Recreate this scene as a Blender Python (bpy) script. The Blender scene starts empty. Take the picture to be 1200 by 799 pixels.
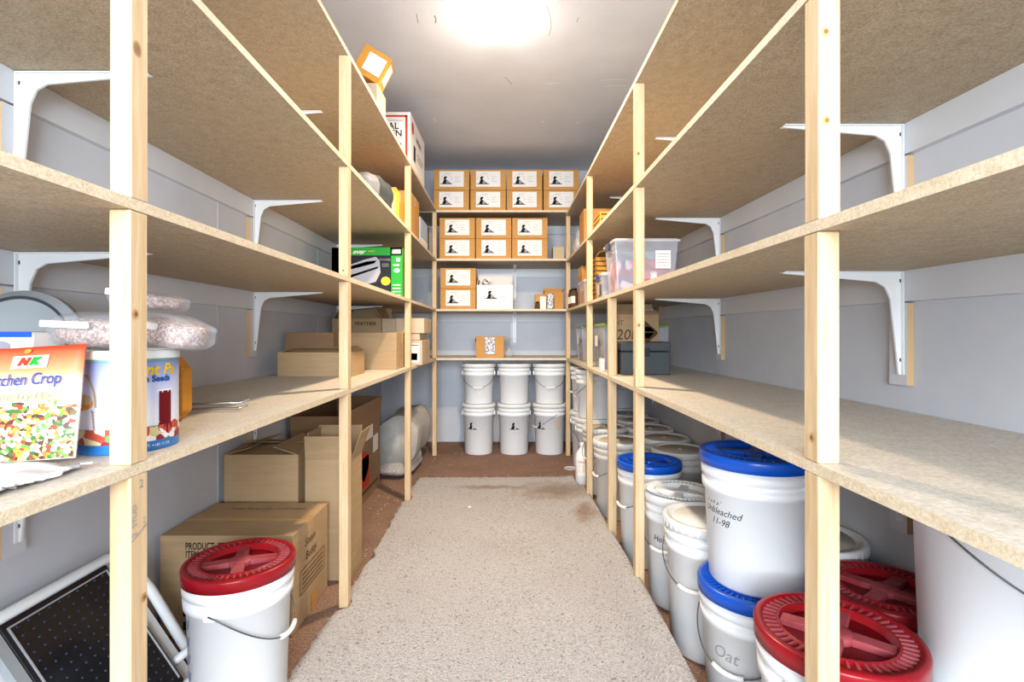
import bpy, bmesh, math, random
from mathutils import Vector, Matrix
random.seed(7)
PI = math.pi
sc = bpy.context.scene
C = sc.collection

# ------------------------------------------------------------------ camera
EYE = 1.13
cd = bpy.data.cameras.new('camera'); cam = bpy.data.objects.new('camera', cd); C.objects.link(cam)
cam.location = (0, 0, EYE); cam.rotation_euler = (PI/2, 0, 0)
cd.sensor_fit = 'HORIZONTAL'; cd.sensor_width = 36; cd.lens = 18.0
cd.shift_x = (600-595)/1200; cd.shift_y = (390-399.5)/1200
cd.clip_start = 0.02
sc.camera = cam

# ------------------------------------------------------------------ light
w = bpy.data.worlds.new('world'); sc.world = w; w.use_nodes = True
bg = w.node_tree.nodes['Background']; bg.inputs[0].default_value = (0.80, 0.90, 1.0, 1); bg.inputs[1].default_value = 1.0
def area(name, loc, rot, sx, sy, power, col):
    l = bpy.data.lights.new(name, 'AREA'); l.shape = 'RECTANGLE'; l.size = sx; l.size_y = sy
    l.energy = power; l.color = col
    o = bpy.data.objects.new(name, l); C.objects.link(o); o.location = loc; o.rotation_euler = rot
    return o
area('doorway_daylight', (-0.05, -2.2, 1.75), (PI/2+.06, 0, 0), 2.2, 1.5, 265, (0.85, 0.93, 1.0))
BULB_POWER = 3.6
DOWN_POWER = 34
BULB_COL = (1.0, 0.76, 0.48)
sc.view_settings.view_transform = 'Standard'; sc.view_settings.look = 'None'
sc.view_settings.gamma = 1; sc.view_settings.use_curve_mapping = False
sc.view_settings.exposure = 0.60

# ------------------------------------------------------------------ materials
def lin(c):
    return tuple(((v/255)/12.92 if v/255 <= .04045 else ((v/255+.055)/1.055)**2.4) for v in c) + (1,)
def mat(name, col, rough=.6, spec=.3, metal=0):
    m = bpy.data.materials.new(name); m.use_nodes = True
    b = m.node_tree.nodes['Principled BSDF']
    b.inputs['Base Color'].default_value = lin(col); b.inputs['Roughness'].default_value = rough
    b.inputs['Specular IOR Level'].default_value = spec; b.inputs['Metallic'].default_value = metal
    return m
def nz(m, kind, loc=None, **kw):
    n = m.node_tree.nodes.new(kind)
    for k, v in kw.items(): setattr(n, k, v)
    return n
def coords(m, scale=(1,1,1), src='Object'):
    nt = m.node_tree
    tc = nt.nodes.new('ShaderNodeTexCoord'); mp = nt.nodes.new('ShaderNodeMapping')
    mp.inputs['Scale'].default_value = scale
    nt.links.new(tc.outputs[src], mp.inputs[0]); return mp.outputs[0]
def noise(m, vec, scale, detail=3, rough=.6):
    n = m.node_tree.nodes.new('ShaderNodeTexNoise'); n.inputs['Scale'].default_value = scale
    n.inputs['Detail'].default_value = detail; n.inputs['Roughness'].default_value = rough
    m.node_tree.links.new(vec, n.inputs['Vector']); return n.outputs['Fac']
def ramp(m, fac, stops, interp='LINEAR'):
    r = m.node_tree.nodes.new('ShaderNodeValToRGB'); r.color_ramp.interpolation = interp
    el = r.color_ramp.elements
    while len(el) < len(stops): el.new(.5)
    for e, (p, c) in zip(el, stops): e.position = p; e.color = lin(c)
    m.node_tree.links.new(fac, r.inputs[0]); return r.outputs[0]
def mix(m, fac, a, b, mode='MIX'):
    n = m.node_tree.nodes.new('ShaderNodeMix'); n.data_type = 'RGBA'; n.blend_type = mode
    L = m.node_tree.links
    for sock, v in ((n.inputs[0], fac), (n.inputs[6], a), (n.inputs[7], b)):
        if hasattr(v, 'links'): L.new(v, sock)
        else: sock.default_value = v
    return n.outputs[2]
def base(m, c): m.node_tree.links.new(c, m.node_tree.nodes['Principled BSDF'].inputs['Base Color'])
def bump(m, h, dist, strength=1):
    n = m.node_tree.nodes.new('ShaderNodeBump'); n.inputs['Distance'].default_value = dist
    n.inputs['Strength'].default_value = strength
    m.node_tree.links.new(h, n.inputs['Height'])
    m.node_tree.links.new(n.outputs[0], m.node_tree.nodes['Principled BSDF'].inputs['Normal'])

def particle(name, a, b, c, sc1=260):
    m = mat(name, a, .55, .35)
    v = coords(m)
    f = noise(m, v, sc1, 4, .75)
    col = ramp(m, f, [(.30, a), (.50, b), (.68, c)])
    g = noise(m, coords(m), 26, 5, .7)
    col = mix(m, .22, col, ramp(m, g, [(.35, a), (.65, c)]))
    base(m, col); bump(m, f, .0012, .5); return m
M = {}
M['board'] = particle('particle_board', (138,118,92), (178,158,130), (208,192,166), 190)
M['board_top'] = particle('particle_board_top_lit', (180,170,154), (208,200,188), (230,224,214), 130)  # paler than the board: light on the top faces painted into the colour
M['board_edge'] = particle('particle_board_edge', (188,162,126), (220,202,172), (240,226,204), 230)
def pine(name, a, b, k):
    m = mat(name, a, .6, .25)
    v = coords(m, (14, 14, .9)); f = noise(m, v, 5, 4, .6)
    v2 = coords(m, (60, 60, 2)); f2 = noise(m, v2, 6, 3)
    col = mix(m, .35, ramp(m, f, [(.3, a), (.7, b)]), ramp(m, f2, [(.3, a), (.7, b)]))
    vo = m.node_tree.nodes.new('ShaderNodeTexVoronoi'); vo.inputs['Scale'].default_value = 4.2
    m.node_tree.links.new(coords(m, (1.3, 1.3, 1.0)), vo.inputs['Vector'])
    kn = ramp(m, vo.outputs['Distance'], [(.0, (255,255,255)), (.045, (225,225,225)), (.07, (0,0,0))])
    col = mix(m, kn, col, lin(k)); base(m, col); bump(m, f2, .0008, .4); return m
M['pine'] = pine('pine_wood', (196,162,118), (228,202,164), (126,78,42))
M['block'] = mat('raw_wood_block', (196,164,122), .7, .2)
def paint(name, a, b, rough=.55, s=2):
    m = mat(name, a, rough, .3)
    f = noise(m, coords(m), s, 4); base(m, ramp(m, f, [(.35, a), (.65, b)]))
    g = noise(m, coords(m), 28, 4, .7); bump(m, g, .002, .35); return m
M['wall'] = paint('wall_paint', (196,200,210), (208,211,219))
M['ceiling'] = paint('ceiling_paint', (212,213,219), (222,223,228), .5)
M['trim'] = paint('white_trim_paint', (206,209,216), (216,218,224), .4)
M['bracket'] = mat('white_enamel_metal', (232,234,236), .3, .5)
# brown carpet / concrete floor
m = mat('brown_carpet', (140,105,88), .95, .05)
f = noise(m, coords(m), 110, 5, .8); f2 = noise(m, coords(m), 3, 4)
c = ramp(m, f, [(.32, (80,60,54)), (.46, (132,104,90)), (.58, (168,140,124)), (.70, (206,190,178))])
c = mix(m, .35, c, ramp(m, f2, [(.35, (118,92,80)), (.65, (158,128,110))]))
base(m, c); bump(m, f, .006, .9); M['floor'] = m
# shag carpet
m = mat('beige_shag', (190,180,172), .95, .05)
vo = m.node_tree.nodes.new('ShaderNodeTexVoronoi'); vo.inputs['Scale'].default_value = 150
nv = m.node_tree.nodes.new('ShaderNodeTexNoise'); nv.inputs['Scale'].default_value = 60
cv = coords(m); m.node_tree.links.new(cv, nv.inputs['Vector'])
va = m.node_tree.nodes.new('ShaderNodeVectorMath'); va.operation = 'MULTIPLY_ADD'
m.node_tree.links.new(nv.outputs['Color'], va.inputs[0]); va.inputs[1].default_value = (.02, .02, .02); m.node_tree.links.new(cv, va.inputs[2])
m.node_tree.links.new(va.outputs[0], vo.inputs['Vector'])
f = noise(m, cv, 130, 5, .85)
c = ramp(m, f, [(.33, (110,100,98)), (.41, (194,186,184)), (.53, (224,219,218)), (.64, (248,246,247))])
sepc = m.node_tree.nodes.new('ShaderNodeSeparateColor'); m.node_tree.links.new(vo.outputs['Color'], sepc.inputs[0])
dark = ramp(m, sepc.outputs[0], [(.0, (255,255,255)), (.04, (160,160,160)), (.06, (0,0,0))])
c = mix(m, dark, c, lin((128,116,112)))
big = noise(m, cv, 1.6, 4); c = mix(m, .18, c, ramp(m, big, [(.3, (178,164,158)), (.7, (226,221,220))]))
# stains near the far end of the runner (dirt with shapes of its own)
def blob(cx, cy, rx, ry, soft):
    s = m.node_tree.nodes.new('ShaderNodeMapping'); s.inputs['Location'].default_value = (-cx/rx, -cy/ry, 0)
    s.inputs['Scale'].default_value = (1/rx, 1/ry, 0); m.node_tree.links.new(cv, s.inputs[0])
    l = m.node_tree.nodes.new('ShaderNodeVectorMath'); l.operation = 'LENGTH'; m.node_tree.links.new(s.outputs[0], l.inputs[0])
    ad = m.node_tree.nodes.new('ShaderNodeMath'); ad.operation = 'ADD'; m.node_tree.links.new(l.outputs['Value'], ad.inputs[0])
    nn = noise(m, cv, 9, 5, .7); mu = m.node_tree.nodes.new('ShaderNodeMath'); mu.operation = 'MULTIPLY'; mu.inputs[1].default_value = 1.6
    m.node_tree.links.new(nn, mu.inputs[0]); m.node_tree.links.new(mu.outputs[0], ad.inputs[1])
    mr = m.node_tree.nodes.new('ShaderNodeMapRange'); mr.inputs[1].default_value = 1.9; mr.inputs[2].default_value = 1.9-soft
    mr.inputs[3].default_value = 0; mr.inputs[4].default_value = .6
    m.node_tree.links.new(ad.outputs[0], mr.inputs[0]); return mr.outputs[0]
c = mix(m, blob(.36, 3.62, .34, .26, .9), c, lin((140,108,70)))
c = mix(m, blob(.47, 3.12, .07, .22, .8), c, lin((150,106,66)))
c = mix(m, blob(-.12, 3.72, .30, .06, .9), c, lin((156,112,86)))
base(m, c)
bm_ = m.node_tree.nodes.new('ShaderNodeMath'); bm_.operation = 'ADD'
m.node_tree.links.new(f, bm_.inputs[0]); m.node_tree.links.new(vo.outputs['Distance'], bm_.inputs[1])
bump(m, bm_.outputs[0], .011, .9); M['shag'] = m
M['plastic'] = mat('white_bucket_plastic', (238,240,242), .32, .45)
M['plastic_old'] = mat('translucent_aged_plastic', (214,212,208), .38, .4)
def dusty(name, a, b):
    m = mat(name, a, .5, .3); f = noise(m, coords(m), 14, 4); base(m, ramp(m, f, [(.35, a), (.65, b)])); return m
M['lid_center'] = dusty('dusty_lid_plastic', (176,166,152), (196,188,176))
M['white_lid'] = mat('white_lid_plastic', (232,233,232), .35, .4)
M['red'] = dusty('red_lid_plastic', (142,14,26), (156,24,34))
M['red'].node_tree.nodes['Principled BSDF'].inputs['Roughness'].default_value = .3
M['red_pale'] = dusty('pale_red_plastic', (152,52,60), (176,88,94))  # paler, pinker red for the lid ribs and grip
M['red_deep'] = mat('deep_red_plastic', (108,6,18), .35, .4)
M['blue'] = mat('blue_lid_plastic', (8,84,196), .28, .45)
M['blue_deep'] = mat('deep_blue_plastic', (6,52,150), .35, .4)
M['wire'] = mat('steel_wire', (96,100,106), .4, .4, .6)
M['steel'] = mat('polished_steel', (190,192,196), .25, .5, .9)
M['ink'] = mat('black_ink', (34,32,34), .7, .1)
M['ink_grey'] = mat('grey_ink', (150,150,156), .7, .1)
M['ink_blue'] = mat('blue_ink', (52,84,150), .7, .1)
M['ink_red'] = mat('red_ink', (206,62,40), .7, .1)
M['ink_pale'] = mat('faint_ink', (196,190,190), .7, .1)
M['paper'] = mat('white_paper', (238,232,226), .7, .15)
def card(name, a, b):
    m = mat(name, a, .8, .1)
    f = noise(m, coords(m, (1, 1, 9)), 6, 4); g = noise(m, coords(m), 2.3, 3)
    base(m, mix(m, .5, ramp(m, f, [(.3, a), (.7, b)]), ramp(m, g, [(.35, a), (.65, b)])))
    return m
M['card'] = card('cardboard', (168,140,106), (188,160,124))
M['card_warm'] = card('kraft_cardboard', (190,136,74), (206,154,92))
M['card_dull'] = card('dull_brown_cardboard', (142,112,84), (160,130,100))
M['card_pale'] = card('pale_cardboard', (190,168,140), (206,184,156))
M['card_orange'] = card('orange_cardboard', (204,138,52), (220,158,74))
M['card_dark'] = card('dark_cardboard', (84,60,44), (104,76,56))
M['tape'] = mat('packing_tape', (186,146,96), .25, .5)
def clear(name, col, alpha, rough=.12):
    m = mat(name, col, rough, .5); m.node_tree.nodes['Principled BSDF'].inputs['Alpha'].default_value = alpha; return m
M['clear'] = clear('clear_plastic', (214,218,230), .38)
M['clear_lid'] = clear('clear_lid_plastic', (226,226,230), .72)
M['film'] = clear('plastic_film', (204,204,212), .26, .12)
M['green_lid'] = mat('green_lid_plastic', (122,148,60), .4, .4)
M['charcoal'] = mat('charcoal_plastic', (58,64,68), .5, .35)
M['black'] = mat('black_plastic', (22,24,30), .25, .5)
M['navy'] = mat('navy_plastic', (36,48,78), .3, .5)
M['green'] = mat('green_print', (28,160,44), .35, .4)
M['silver'] = mat('silver_print', (176,176,184), .4, .4)
M['yellow'] = mat('yellow_print', (226,190,40), .4, .4)
M['pink'] = mat('pink_plastic', (214,96,120), .45, .3)
M['grey_plastic'] = mat('grey_plastic', (166,172,176), .4, .4)
M['pale_blue'] = mat('pale_blue_plastic', (176,192,214), .5, .3)
M['glow'] = bpy.data.materials.new('bulb_glow'); M['glow'].use_nodes = True
_b = M['glow'].node_tree.nodes['Principled BSDF']; _b.inputs['Emission Color'].default_value = (1, .9, .74, 1); _b.inputs['Emission Strength'].default_value = 25
def confetti(name, cols, scale, src='Object'):
    m = mat(name, cols[0], .5, .3)
    vo = m.node_tree.nodes.new('ShaderNodeTexVoronoi'); vo.inputs['Scale'].default_value = scale
    v = coords(m, (1,1,1), src); nn = m.node_tree.nodes.new('ShaderNodeTexNoise'); nn.inputs['Scale'].default_value = scale*.8
    m.node_tree.links.new(v, nn.inputs['Vector'])
    a = m.node_tree.nodes.new('ShaderNodeVectorMath'); a.operation = 'MULTIPLY_ADD'; a.inputs[1].default_value = (.6/scale,)*3
    m.node_tree.links.new(nn.outputs['Color'], a.inputs[0]); m.node_tree.links.new(v, a.inputs[2]); m.node_tree.links.new(a.outputs[0], vo.inputs['Vector'])
    s = m.node_tree.nodes.new('ShaderNodeSeparateColor'); m.node_tree.links.new(vo.outputs['Color'], s.inputs[0])
    n = len(cols); base(m, ramp(m, s.outputs[0], [(i/n, cc) for i, cc in enumerate(cols)], 'CONSTANT')); return m
M['veg'] = confetti('vegetable_print', [(238,232,214), (232,160,60), (206,70,50), (108,150,70), (240,214,130), (70,110,60), (246,240,230), (230,120,70), (90,60,50), (250,246,240)], 150)
M['fruit'] = confetti('fruit_print', [(240,236,236), (150,40,50), (214,200,150), (190,80,60), (236,230,230), (120,150,80)], 60)
M['granules'] = confetti('brown_granules', [(160,128,112), (184,154,138), (134,104,90), (204,182,170)], 260)
M['junk'] = confetti('mixed_contents', [(150,60,80), (210,110,130), (60,70,130), (220,200,210), (176,60,80), (90,90,110)], 18)
M['junk_dark'] = confetti('dark_mixed_contents', [(80,70,90), (120,100,130), (60,80,150), (150,140,150), (70,60,60), (100,90,90)], 22)
M['foil'] = confetti('crinkled_foil', [(214,216,222), (150,152,160), (236,236,240), (120,120,126)], 90)
m = mat('seed_packet_front', (240,120,60), .4, .3)
tc = m.node_tree.nodes.new('ShaderNodeTexCoord'); sx = m.node_tree.nodes.new('ShaderNodeSeparateXYZ'); m.node_tree.links.new(tc.outputs['Object'], sx.inputs[0])
mr = m.node_tree.nodes.new('ShaderNodeMapRange'); mr.inputs[1].default_value = 0; mr.inputs[2].default_value = .235; m.node_tree.links.new(sx.outputs[2], mr.inputs[0])
base(m, ramp(m, mr.outputs[0], [(.5, (244,232,226)), (.66, (244,214,204)), (.80, (242,150,104)), (1, (232,74,44))])); M['packet'] = m
m = mat('tin_label', (200,206,232), .35, .4)
tc = m.node_tree.nodes.new('ShaderNodeTexCoord'); sx = m.node_tree.nodes.new('ShaderNodeSeparateXYZ'); m.node_tree.links.new(tc.outputs['Object'], sx.inputs[0])
mr = m.node_tree.nodes.new('ShaderNodeMapRange'); mr.inputs[1].default_value = 0; mr.inputs[2].default_value = .19; m.node_tree.links.new(sx.outputs[2], mr.inputs[0])
base(m, ramp(m, mr.outputs[0], [(0, (40,116,190)), (.11, (236,236,240)), (.35, (232,232,242)), (.62, (200,204,232)), (.92, (128,140,196)), (.955, (120,160,80)), (.97, (236,238,240))])); M['tin'] = m
m.node_tree.nodes['Color Ramp'].color_ramp.elements[0].position = .10

# ------------------------------------------------------------------ mesh helpers
class MB:
    def __init__(s): s.v = []; s.f = []; s.m = []; s.sm = []
    def add(s, vs, fs, mi=0, smooth=False):
        o = len(s.v); s.v += [tuple(v) for v in vs]
        for f in fs: s.f.append([i+o for i in f]); s.m.append(mi); s.sm.append(smooth)
        return s
    def box(s, x0, x1, y0, y1, z0, z1, mi=0, T=None):
        vs = [(x0,y0,z0),(x1,y0,z0),(x1,y1,z0),(x0,y1,z0),(x0,y0,z1),(x1,y0,z1),(x1,y1,z1),(x0,y1,z1)]
        if T: vs = [T @ Vector(v) for v in vs]
        return s.add(vs, [(3,2,1,0),(4,5,6,7),(0,1,5,4),(1,2,6,5),(2,3,7,6),(3,0,4,7)], mi)
    def lathe(s, prof, n=48, mi=0, c=(0,0,0), T=None, close=True):
        vs = []; fs = []; k = len(prof)
        for (r, z) in prof:
            for i in range(n):
                a = 2*PI*i/n; v = Vector((r*math.cos(a), r*math.sin(a), z))
                if T: v = T @ v
                vs.append((v[0]+c[0], v[1]+c[1], v[2]+c[2]))
        for j in range(k-1):
            for i in range(n):
                i2 = (i+1) % n; fs.append((j*n+i, j*n+i2, (j+1)*n+i2, (j+1)*n+i))
        s.add(vs, fs, mi, True)
        if close:
            o = len(s.v)-len(vs)
            s.f.append([o+i for i in range(n)][::-1]); s.m.append(mi); s.sm.append(False)
            s.f.append([o+(k-1)*n+i for i in range(n)]); s.m.append(mi); s.sm.append(False)
        return s
    def tube(s, pts, r, n=8, mi=0, rr=None):
        pts = [Vector(p) for p in pts]; vs = []; fs = []
        up = Vector((0, 0, 1)); prev = None
        for i, p in enumerate(pts):
            t = (pts[min(i+1, len(pts)-1)]-pts[max(i-1, 0)]).normalized()
            a = t.cross(up if abs(t.dot(up)) < .95 else Vector((1, 0, 0))).normalized()
            if prev and a.dot(prev) < 0: a = -a
            prev = a; b = t.cross(a)
            R = rr[i] if rr else r
            for k in range(n):
                q = 2*PI*k/n; vs.append(p+a*R*math.cos(q)+b*R*math.sin(q))
        for i in range(len(pts)-1):
            for k in range(n):
                k2 = (k+1) % n; fs.append((i*n+k, i*n+k2, (i+1)*n+k2, (i+1)*n+k))
        fs.append(tuple(range(n))[::-1]); fs.append(tuple((len(pts)-1)*n+k for k in range(n)))
        return s.add(vs, fs, mi, True)
    def prism(s, poly, T, d, mi=0):
        n = len(poly); vs = [T @ Vector((x, 0, z)) for x, z in poly]+[T @ Vector((x, d, z)) for x, z in poly]
        fs = [tuple(range(n)), tuple(range(n, 2*n))[::-1]]+[(i, i+n, (i+1) % n+n, (i+1) % n) for i in range(n)]
        return s.add(vs, fs, mi)
    def build(s, name, mats, parent=None, bevel=0, seg=1, fix=True):
        me = bpy.data.meshes.new(name); me.from_pydata(s.v, [], s.f)
        for x in (mats if isinstance(mats, (list, tuple)) else [mats]): me.materials.append(x)
        me.polygons.foreach_set('material_index', s.m); me.polygons.foreach_set('use_smooth', s.sm)
        if fix:
            b = bmesh.new(); b.from_mesh(me); bmesh.ops.recalc_face_normals(b, faces=b.faces); b.to_mesh(me); b.free()
        me.update()
        o = bpy.data.objects.new(name, me); C.objects.link(o)
        if parent: o.parent = parent
        if bevel:
            md = o.modifiers.new('bevel', 'BEVEL'); md.width = bevel; md.segments = seg; md.limit_method = 'ANGLE'
        return o
def thing(name, label, cat, loc=(0,0,0), rz=0, group=None):
    o = bpy.data.objects.new(name, None); C.objects.link(o); o.empty_display_size = .05
    o.location = loc; o.rotation_euler = (0, 0, rz); o['label'] = label; o['category'] = cat
    if group: o['group'] = group
    return o
def tag(o, label, cat, group=None):
    o['label'] = label; o['category'] = cat
    if group: o['group'] = group
    return o
def struct(o): o['kind'] = 'structure'; return o
def ptree(root): return [(c, list(c.children)) for c in root.children]
def copy_tree(root, tree, loc, rz, label, group=None):
    r = root.copy(); C.objects.link(r); r.location = loc; r.rotation_euler = (0, 0, rz); r['label'] = label
    if group: r['group'] = group
    elif 'group' in r: del r['group']
    out = []
    for ch, subs in tree:
        c = ch.copy(); C.objects.link(c); c.parent = r
        for g in subs: d = g.copy(); C.objects.link(d); d.parent = c
    return r
def glyphs(body, size, shear=0, bold=0):
    cu = bpy.data.curves.new('t', 'FONT'); cu.body = body; cu.size = size; cu.align_x = 'CENTER'; cu.align_y = 'CENTER'
    cu.shear = shear; cu.offset = bold; cu.resolution_u = 3
    o = bpy.data.objects.new('t', cu); C.objects.link(o)
    dg = bpy.context.evaluated_depsgraph_get(); dg.update()
    me = bpy.data.meshes.new_from_object(o.evaluated_get(dg))
    vs = [tuple(v.co) for v in me.vertices]; fs = [tuple(p.vertices) for p in me.polygons]
    bpy.data.objects.remove(o); bpy.data.meshes.remove(me); bpy.data.curves.remove(cu)
    return vs, fs
# flat marks: plane mapping functions take (u, v) -> 3-D, wall faces get marks a hair in front
class Marks:
    def __init__(s, fn): s.fn = fn; s.b = MB()
    def text(s, body, u, v, size, mi=0, shear=0, bold=0, rot=0, sx=1):
        vs, fs = glyphs(body, size, shear, bold); cr, sr = math.cos(rot), math.sin(rot)
        s.b.add([s.fn(u+(x*sx*cr-y*sr), v+(x*sx*sr+y*cr)) for x, y, _ in vs], fs, mi); return s
    def poly(s, pts, mi=0):
        n = len(pts); s.b.add([s.fn(*p) for p in pts], [tuple(range(n))], mi); return s
    def rect(s, u0, u1, v0, v1, mi=0, n=1):
        for i in range(n):
            a = u0+(u1-u0)*i/n; b = u0+(u1-u0)*(i+1)/n
            s.poly([(a, v0), (b, v0), (b, v1), (a, v1)], mi)
        return s
    def disc(s, u, v, ru, rv, mi=0, n=14):
        return s.poly([(u+ru*math.cos(2*PI*i/n), v+rv*math.sin(2*PI*i/n)) for i in range(n)], mi)
    def stroke(s, pts, wd, mi=0):
        for (a, b), (c, d) in zip(pts, pts[1:]):
            L = math.hypot(c-a, d-b) or 1; nx, ny = -(d-b)/L*wd/2, (c-a)/L*wd/2
            s.poly([(a+nx, b+ny), (a-nx, b-ny), (c-nx, d-ny), (c+nx, d+ny)], mi)
        return s
    def build(s, name, mats, parent): return s.b.build(name, mats, parent, fix=False)
def emblem(k, u, v, s, mi=0):
    # small stamped figure bent over on a base line, with a ring of rays
    k.poly([(u-.38*s, v-.30*s), (u-.30*s, v-.12*s), (u-.24*s, v+.04*s), (u-.10*s, v+.10*s), (u+.04*s, v+.06*s), (u-.02*s, v-.30*s)], mi)
    k.poly([(u+.0*s, v-.30*s), (u+.05*s, v+.05*s), (u+.15*s, v-.03*s), (u+.22*s, v-.14*s), (u+.24*s, v-.30*s)], mi+1)
    k.poly([(u+.25*s, v-.30*s), (u+.24*s, v-.12*s), (u+.42*s, v-.30*s)], mi)
    k.poly([(u-.24*s, v+.06*s), (u-.27*s, v+.22*s), (u-.18*s, v+.36*s), (u-.02*s, v+.38*s), (u+.08*s, v+.28*s), (u+.0*s, v+.22*s), (u-.04*s, v+.12*s)], mi)
    k.rect(u-.55*s, u+.55*s, v-.37*s, v-.30*s, mi, 3)
    for i in range(7):
        a = PI*(.02+.16*i); k.stroke([(u+.46*s*math.cos(a), v+.10*s+.42*s*math.sin(a)), (u+.54*s*math.cos(a), v+.10*s+.50*s*math.sin(a))], .035*s, mi)
    return k

# ------------------------------------------------------------------ room shell
WL, WR, WB, WF, ZC = -1.315, 1.165, 5.32, -0.75, 2.815
XL, XR = -.655, .537          # inner (aisle) faces of the shelving
YB = 4.70                      # front of the back unit
struct(MB().box(WL-.1, WR+.1, WF-.1, WB+.1, -.1, 0).build('floor', M['floor']))
struct(MB().box(WL-.1, WR+.1, WF-.1, WB+.1, ZC, ZC+.1).build('ceiling', M['ceiling']))
struct(MB().box(WL-.1, WL, WF, WB, 0, ZC).build('wall_left', M['wall']))
struct(MB().box(WR, WR+.1, WF, WB, 0, ZC).build('wall_right', M['wall']))
struct(MB().box(WL-.1, WR+.1, WB, WB+.1, 0, ZC).build('wall_back', M['wall']))
fw = MB().box(WL-.1, -.9, WF-.1, WF, 0, ZC).box(.8, WR+.1, WF-.1, WF, 0, ZC).box(-.9, .8, WF-.1, WF, 2.3, ZC)
struct(fw.build('wall_front', M['wall']))
ceil = bpy.data.objects['ceiling']
def chip(name, lines, wd, m):
    k = Marks(lambda u, v: ((u-595)*(ZC-EYE)/(390-v), 600*(ZC-EYE)/(390-v), ZC-.0006))
    k.stroke(lines, wd, 0); k.build(name, [m], ceil)
cg, cw = mat('bare_plaster_grey', (150,150,152), .8, .1), mat('filler_white', (240,240,238), .6, .2)
for ln, wd, m_ in (([(488, 16), (489, 22), (490, 27)], .9, cg), ([(509, 18), (511, 23), (510, 27)], 1.6, cg), ([(641, 6), (645, 20), (646, 32), (643, 42)], .6, cg),
                   ([(704, 94), (722, 93), (738, 94)], .7, cw), ([(708, 101), (724, 100), (736, 101)], .7, cw), ([(640, 98), (650, 97), (656, 98)], .8, cw),
                   ([(508, 138), (511, 142)], 2.2, cw), ([(634, 142), (638, 143)], 1.4, cw), ([(675, 143), (679, 144)], 1.2, cw), ([(678, 20), (676, 26)], .6, cg), ([(452+140, 90), (600, 99)], .6, cg)):
    chip('paint_flake', ln, wd, m_)
n = 0
for y in (-.12, 1.10, 2.32, 3.54):
    n += 1; struct(MB().box(WL, WL+.002, y, y+.006, 0, ZC).build('trim_%d' % n, M['wall']))

# ------------------------------------------------------------------ shelving
TH = .0195
YN = -.25
# board top height (near Y=.66, far Y=YB)
LV = {'L': [(.899, .899), (1.366, 1.352), (1.843, 1.812), (2.305, 2.262)],
      'R': [(.903, .899), (1.325, 1.346), (1.743, 1.795), (2.186, 2.222)],
      'B': [(.899, .899), (1.350, 1.350), (1.812, 1.812), (2.257, 2.257)]}
def ztop(side, k, y):
    a, b = LV[side][k]
    return a if side == 'B' else a+(b-a)*(y-.66)/(YB-.66)
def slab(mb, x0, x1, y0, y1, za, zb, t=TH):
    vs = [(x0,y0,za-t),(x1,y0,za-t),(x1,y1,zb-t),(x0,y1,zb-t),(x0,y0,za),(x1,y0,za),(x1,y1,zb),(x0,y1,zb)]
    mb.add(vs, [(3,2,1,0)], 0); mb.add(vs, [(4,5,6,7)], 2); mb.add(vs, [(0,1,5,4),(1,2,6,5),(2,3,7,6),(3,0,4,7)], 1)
def bracket(parent, T):
    # local: x = out from wall, z up, origin under board at the wall
    b = MB(); L, H, wd = .345, .30, .012
    def prof(a, bq): return a
    # arm and leg as tapered U channels: web + two flanges
    out = [(0, 0), (L, 0), (L, -.006), (.075, -.030), (.048, -.045), (.032, -.080), (.008, -H), (0, -H)]
    b.prism(out, T @ Matrix.Translation((0, -.004, 0)), .008)
    b.box(0, L, -.015, .015, -.0035, 0, 0, T)
    b.box(0, .0035, -.015, .015, -H, 0, 0, T)
    br = b.build('bracket', M['bracket'], parent, .001)
    MB().box(.0036, .007, -.005, .005, -.262, -.252, 0, T).box(.0036, .007, -.005, .005, -.032, -.022, 0, T).build('screw', M['black'], br)
    bl = MB().box(-.0205, -.0005, -.045, .022, -H-.03, -.093, 0, T)
    o = bl.build('wood_block', [M['block'], M['trim']], parent)
    for p in o.data.polygons:      # the face into the room is painted, the sawn sides are raw
        if (T.to_3x3().inverted() @ p.normal).x > .9: p.material_index = 1
    return br
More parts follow.
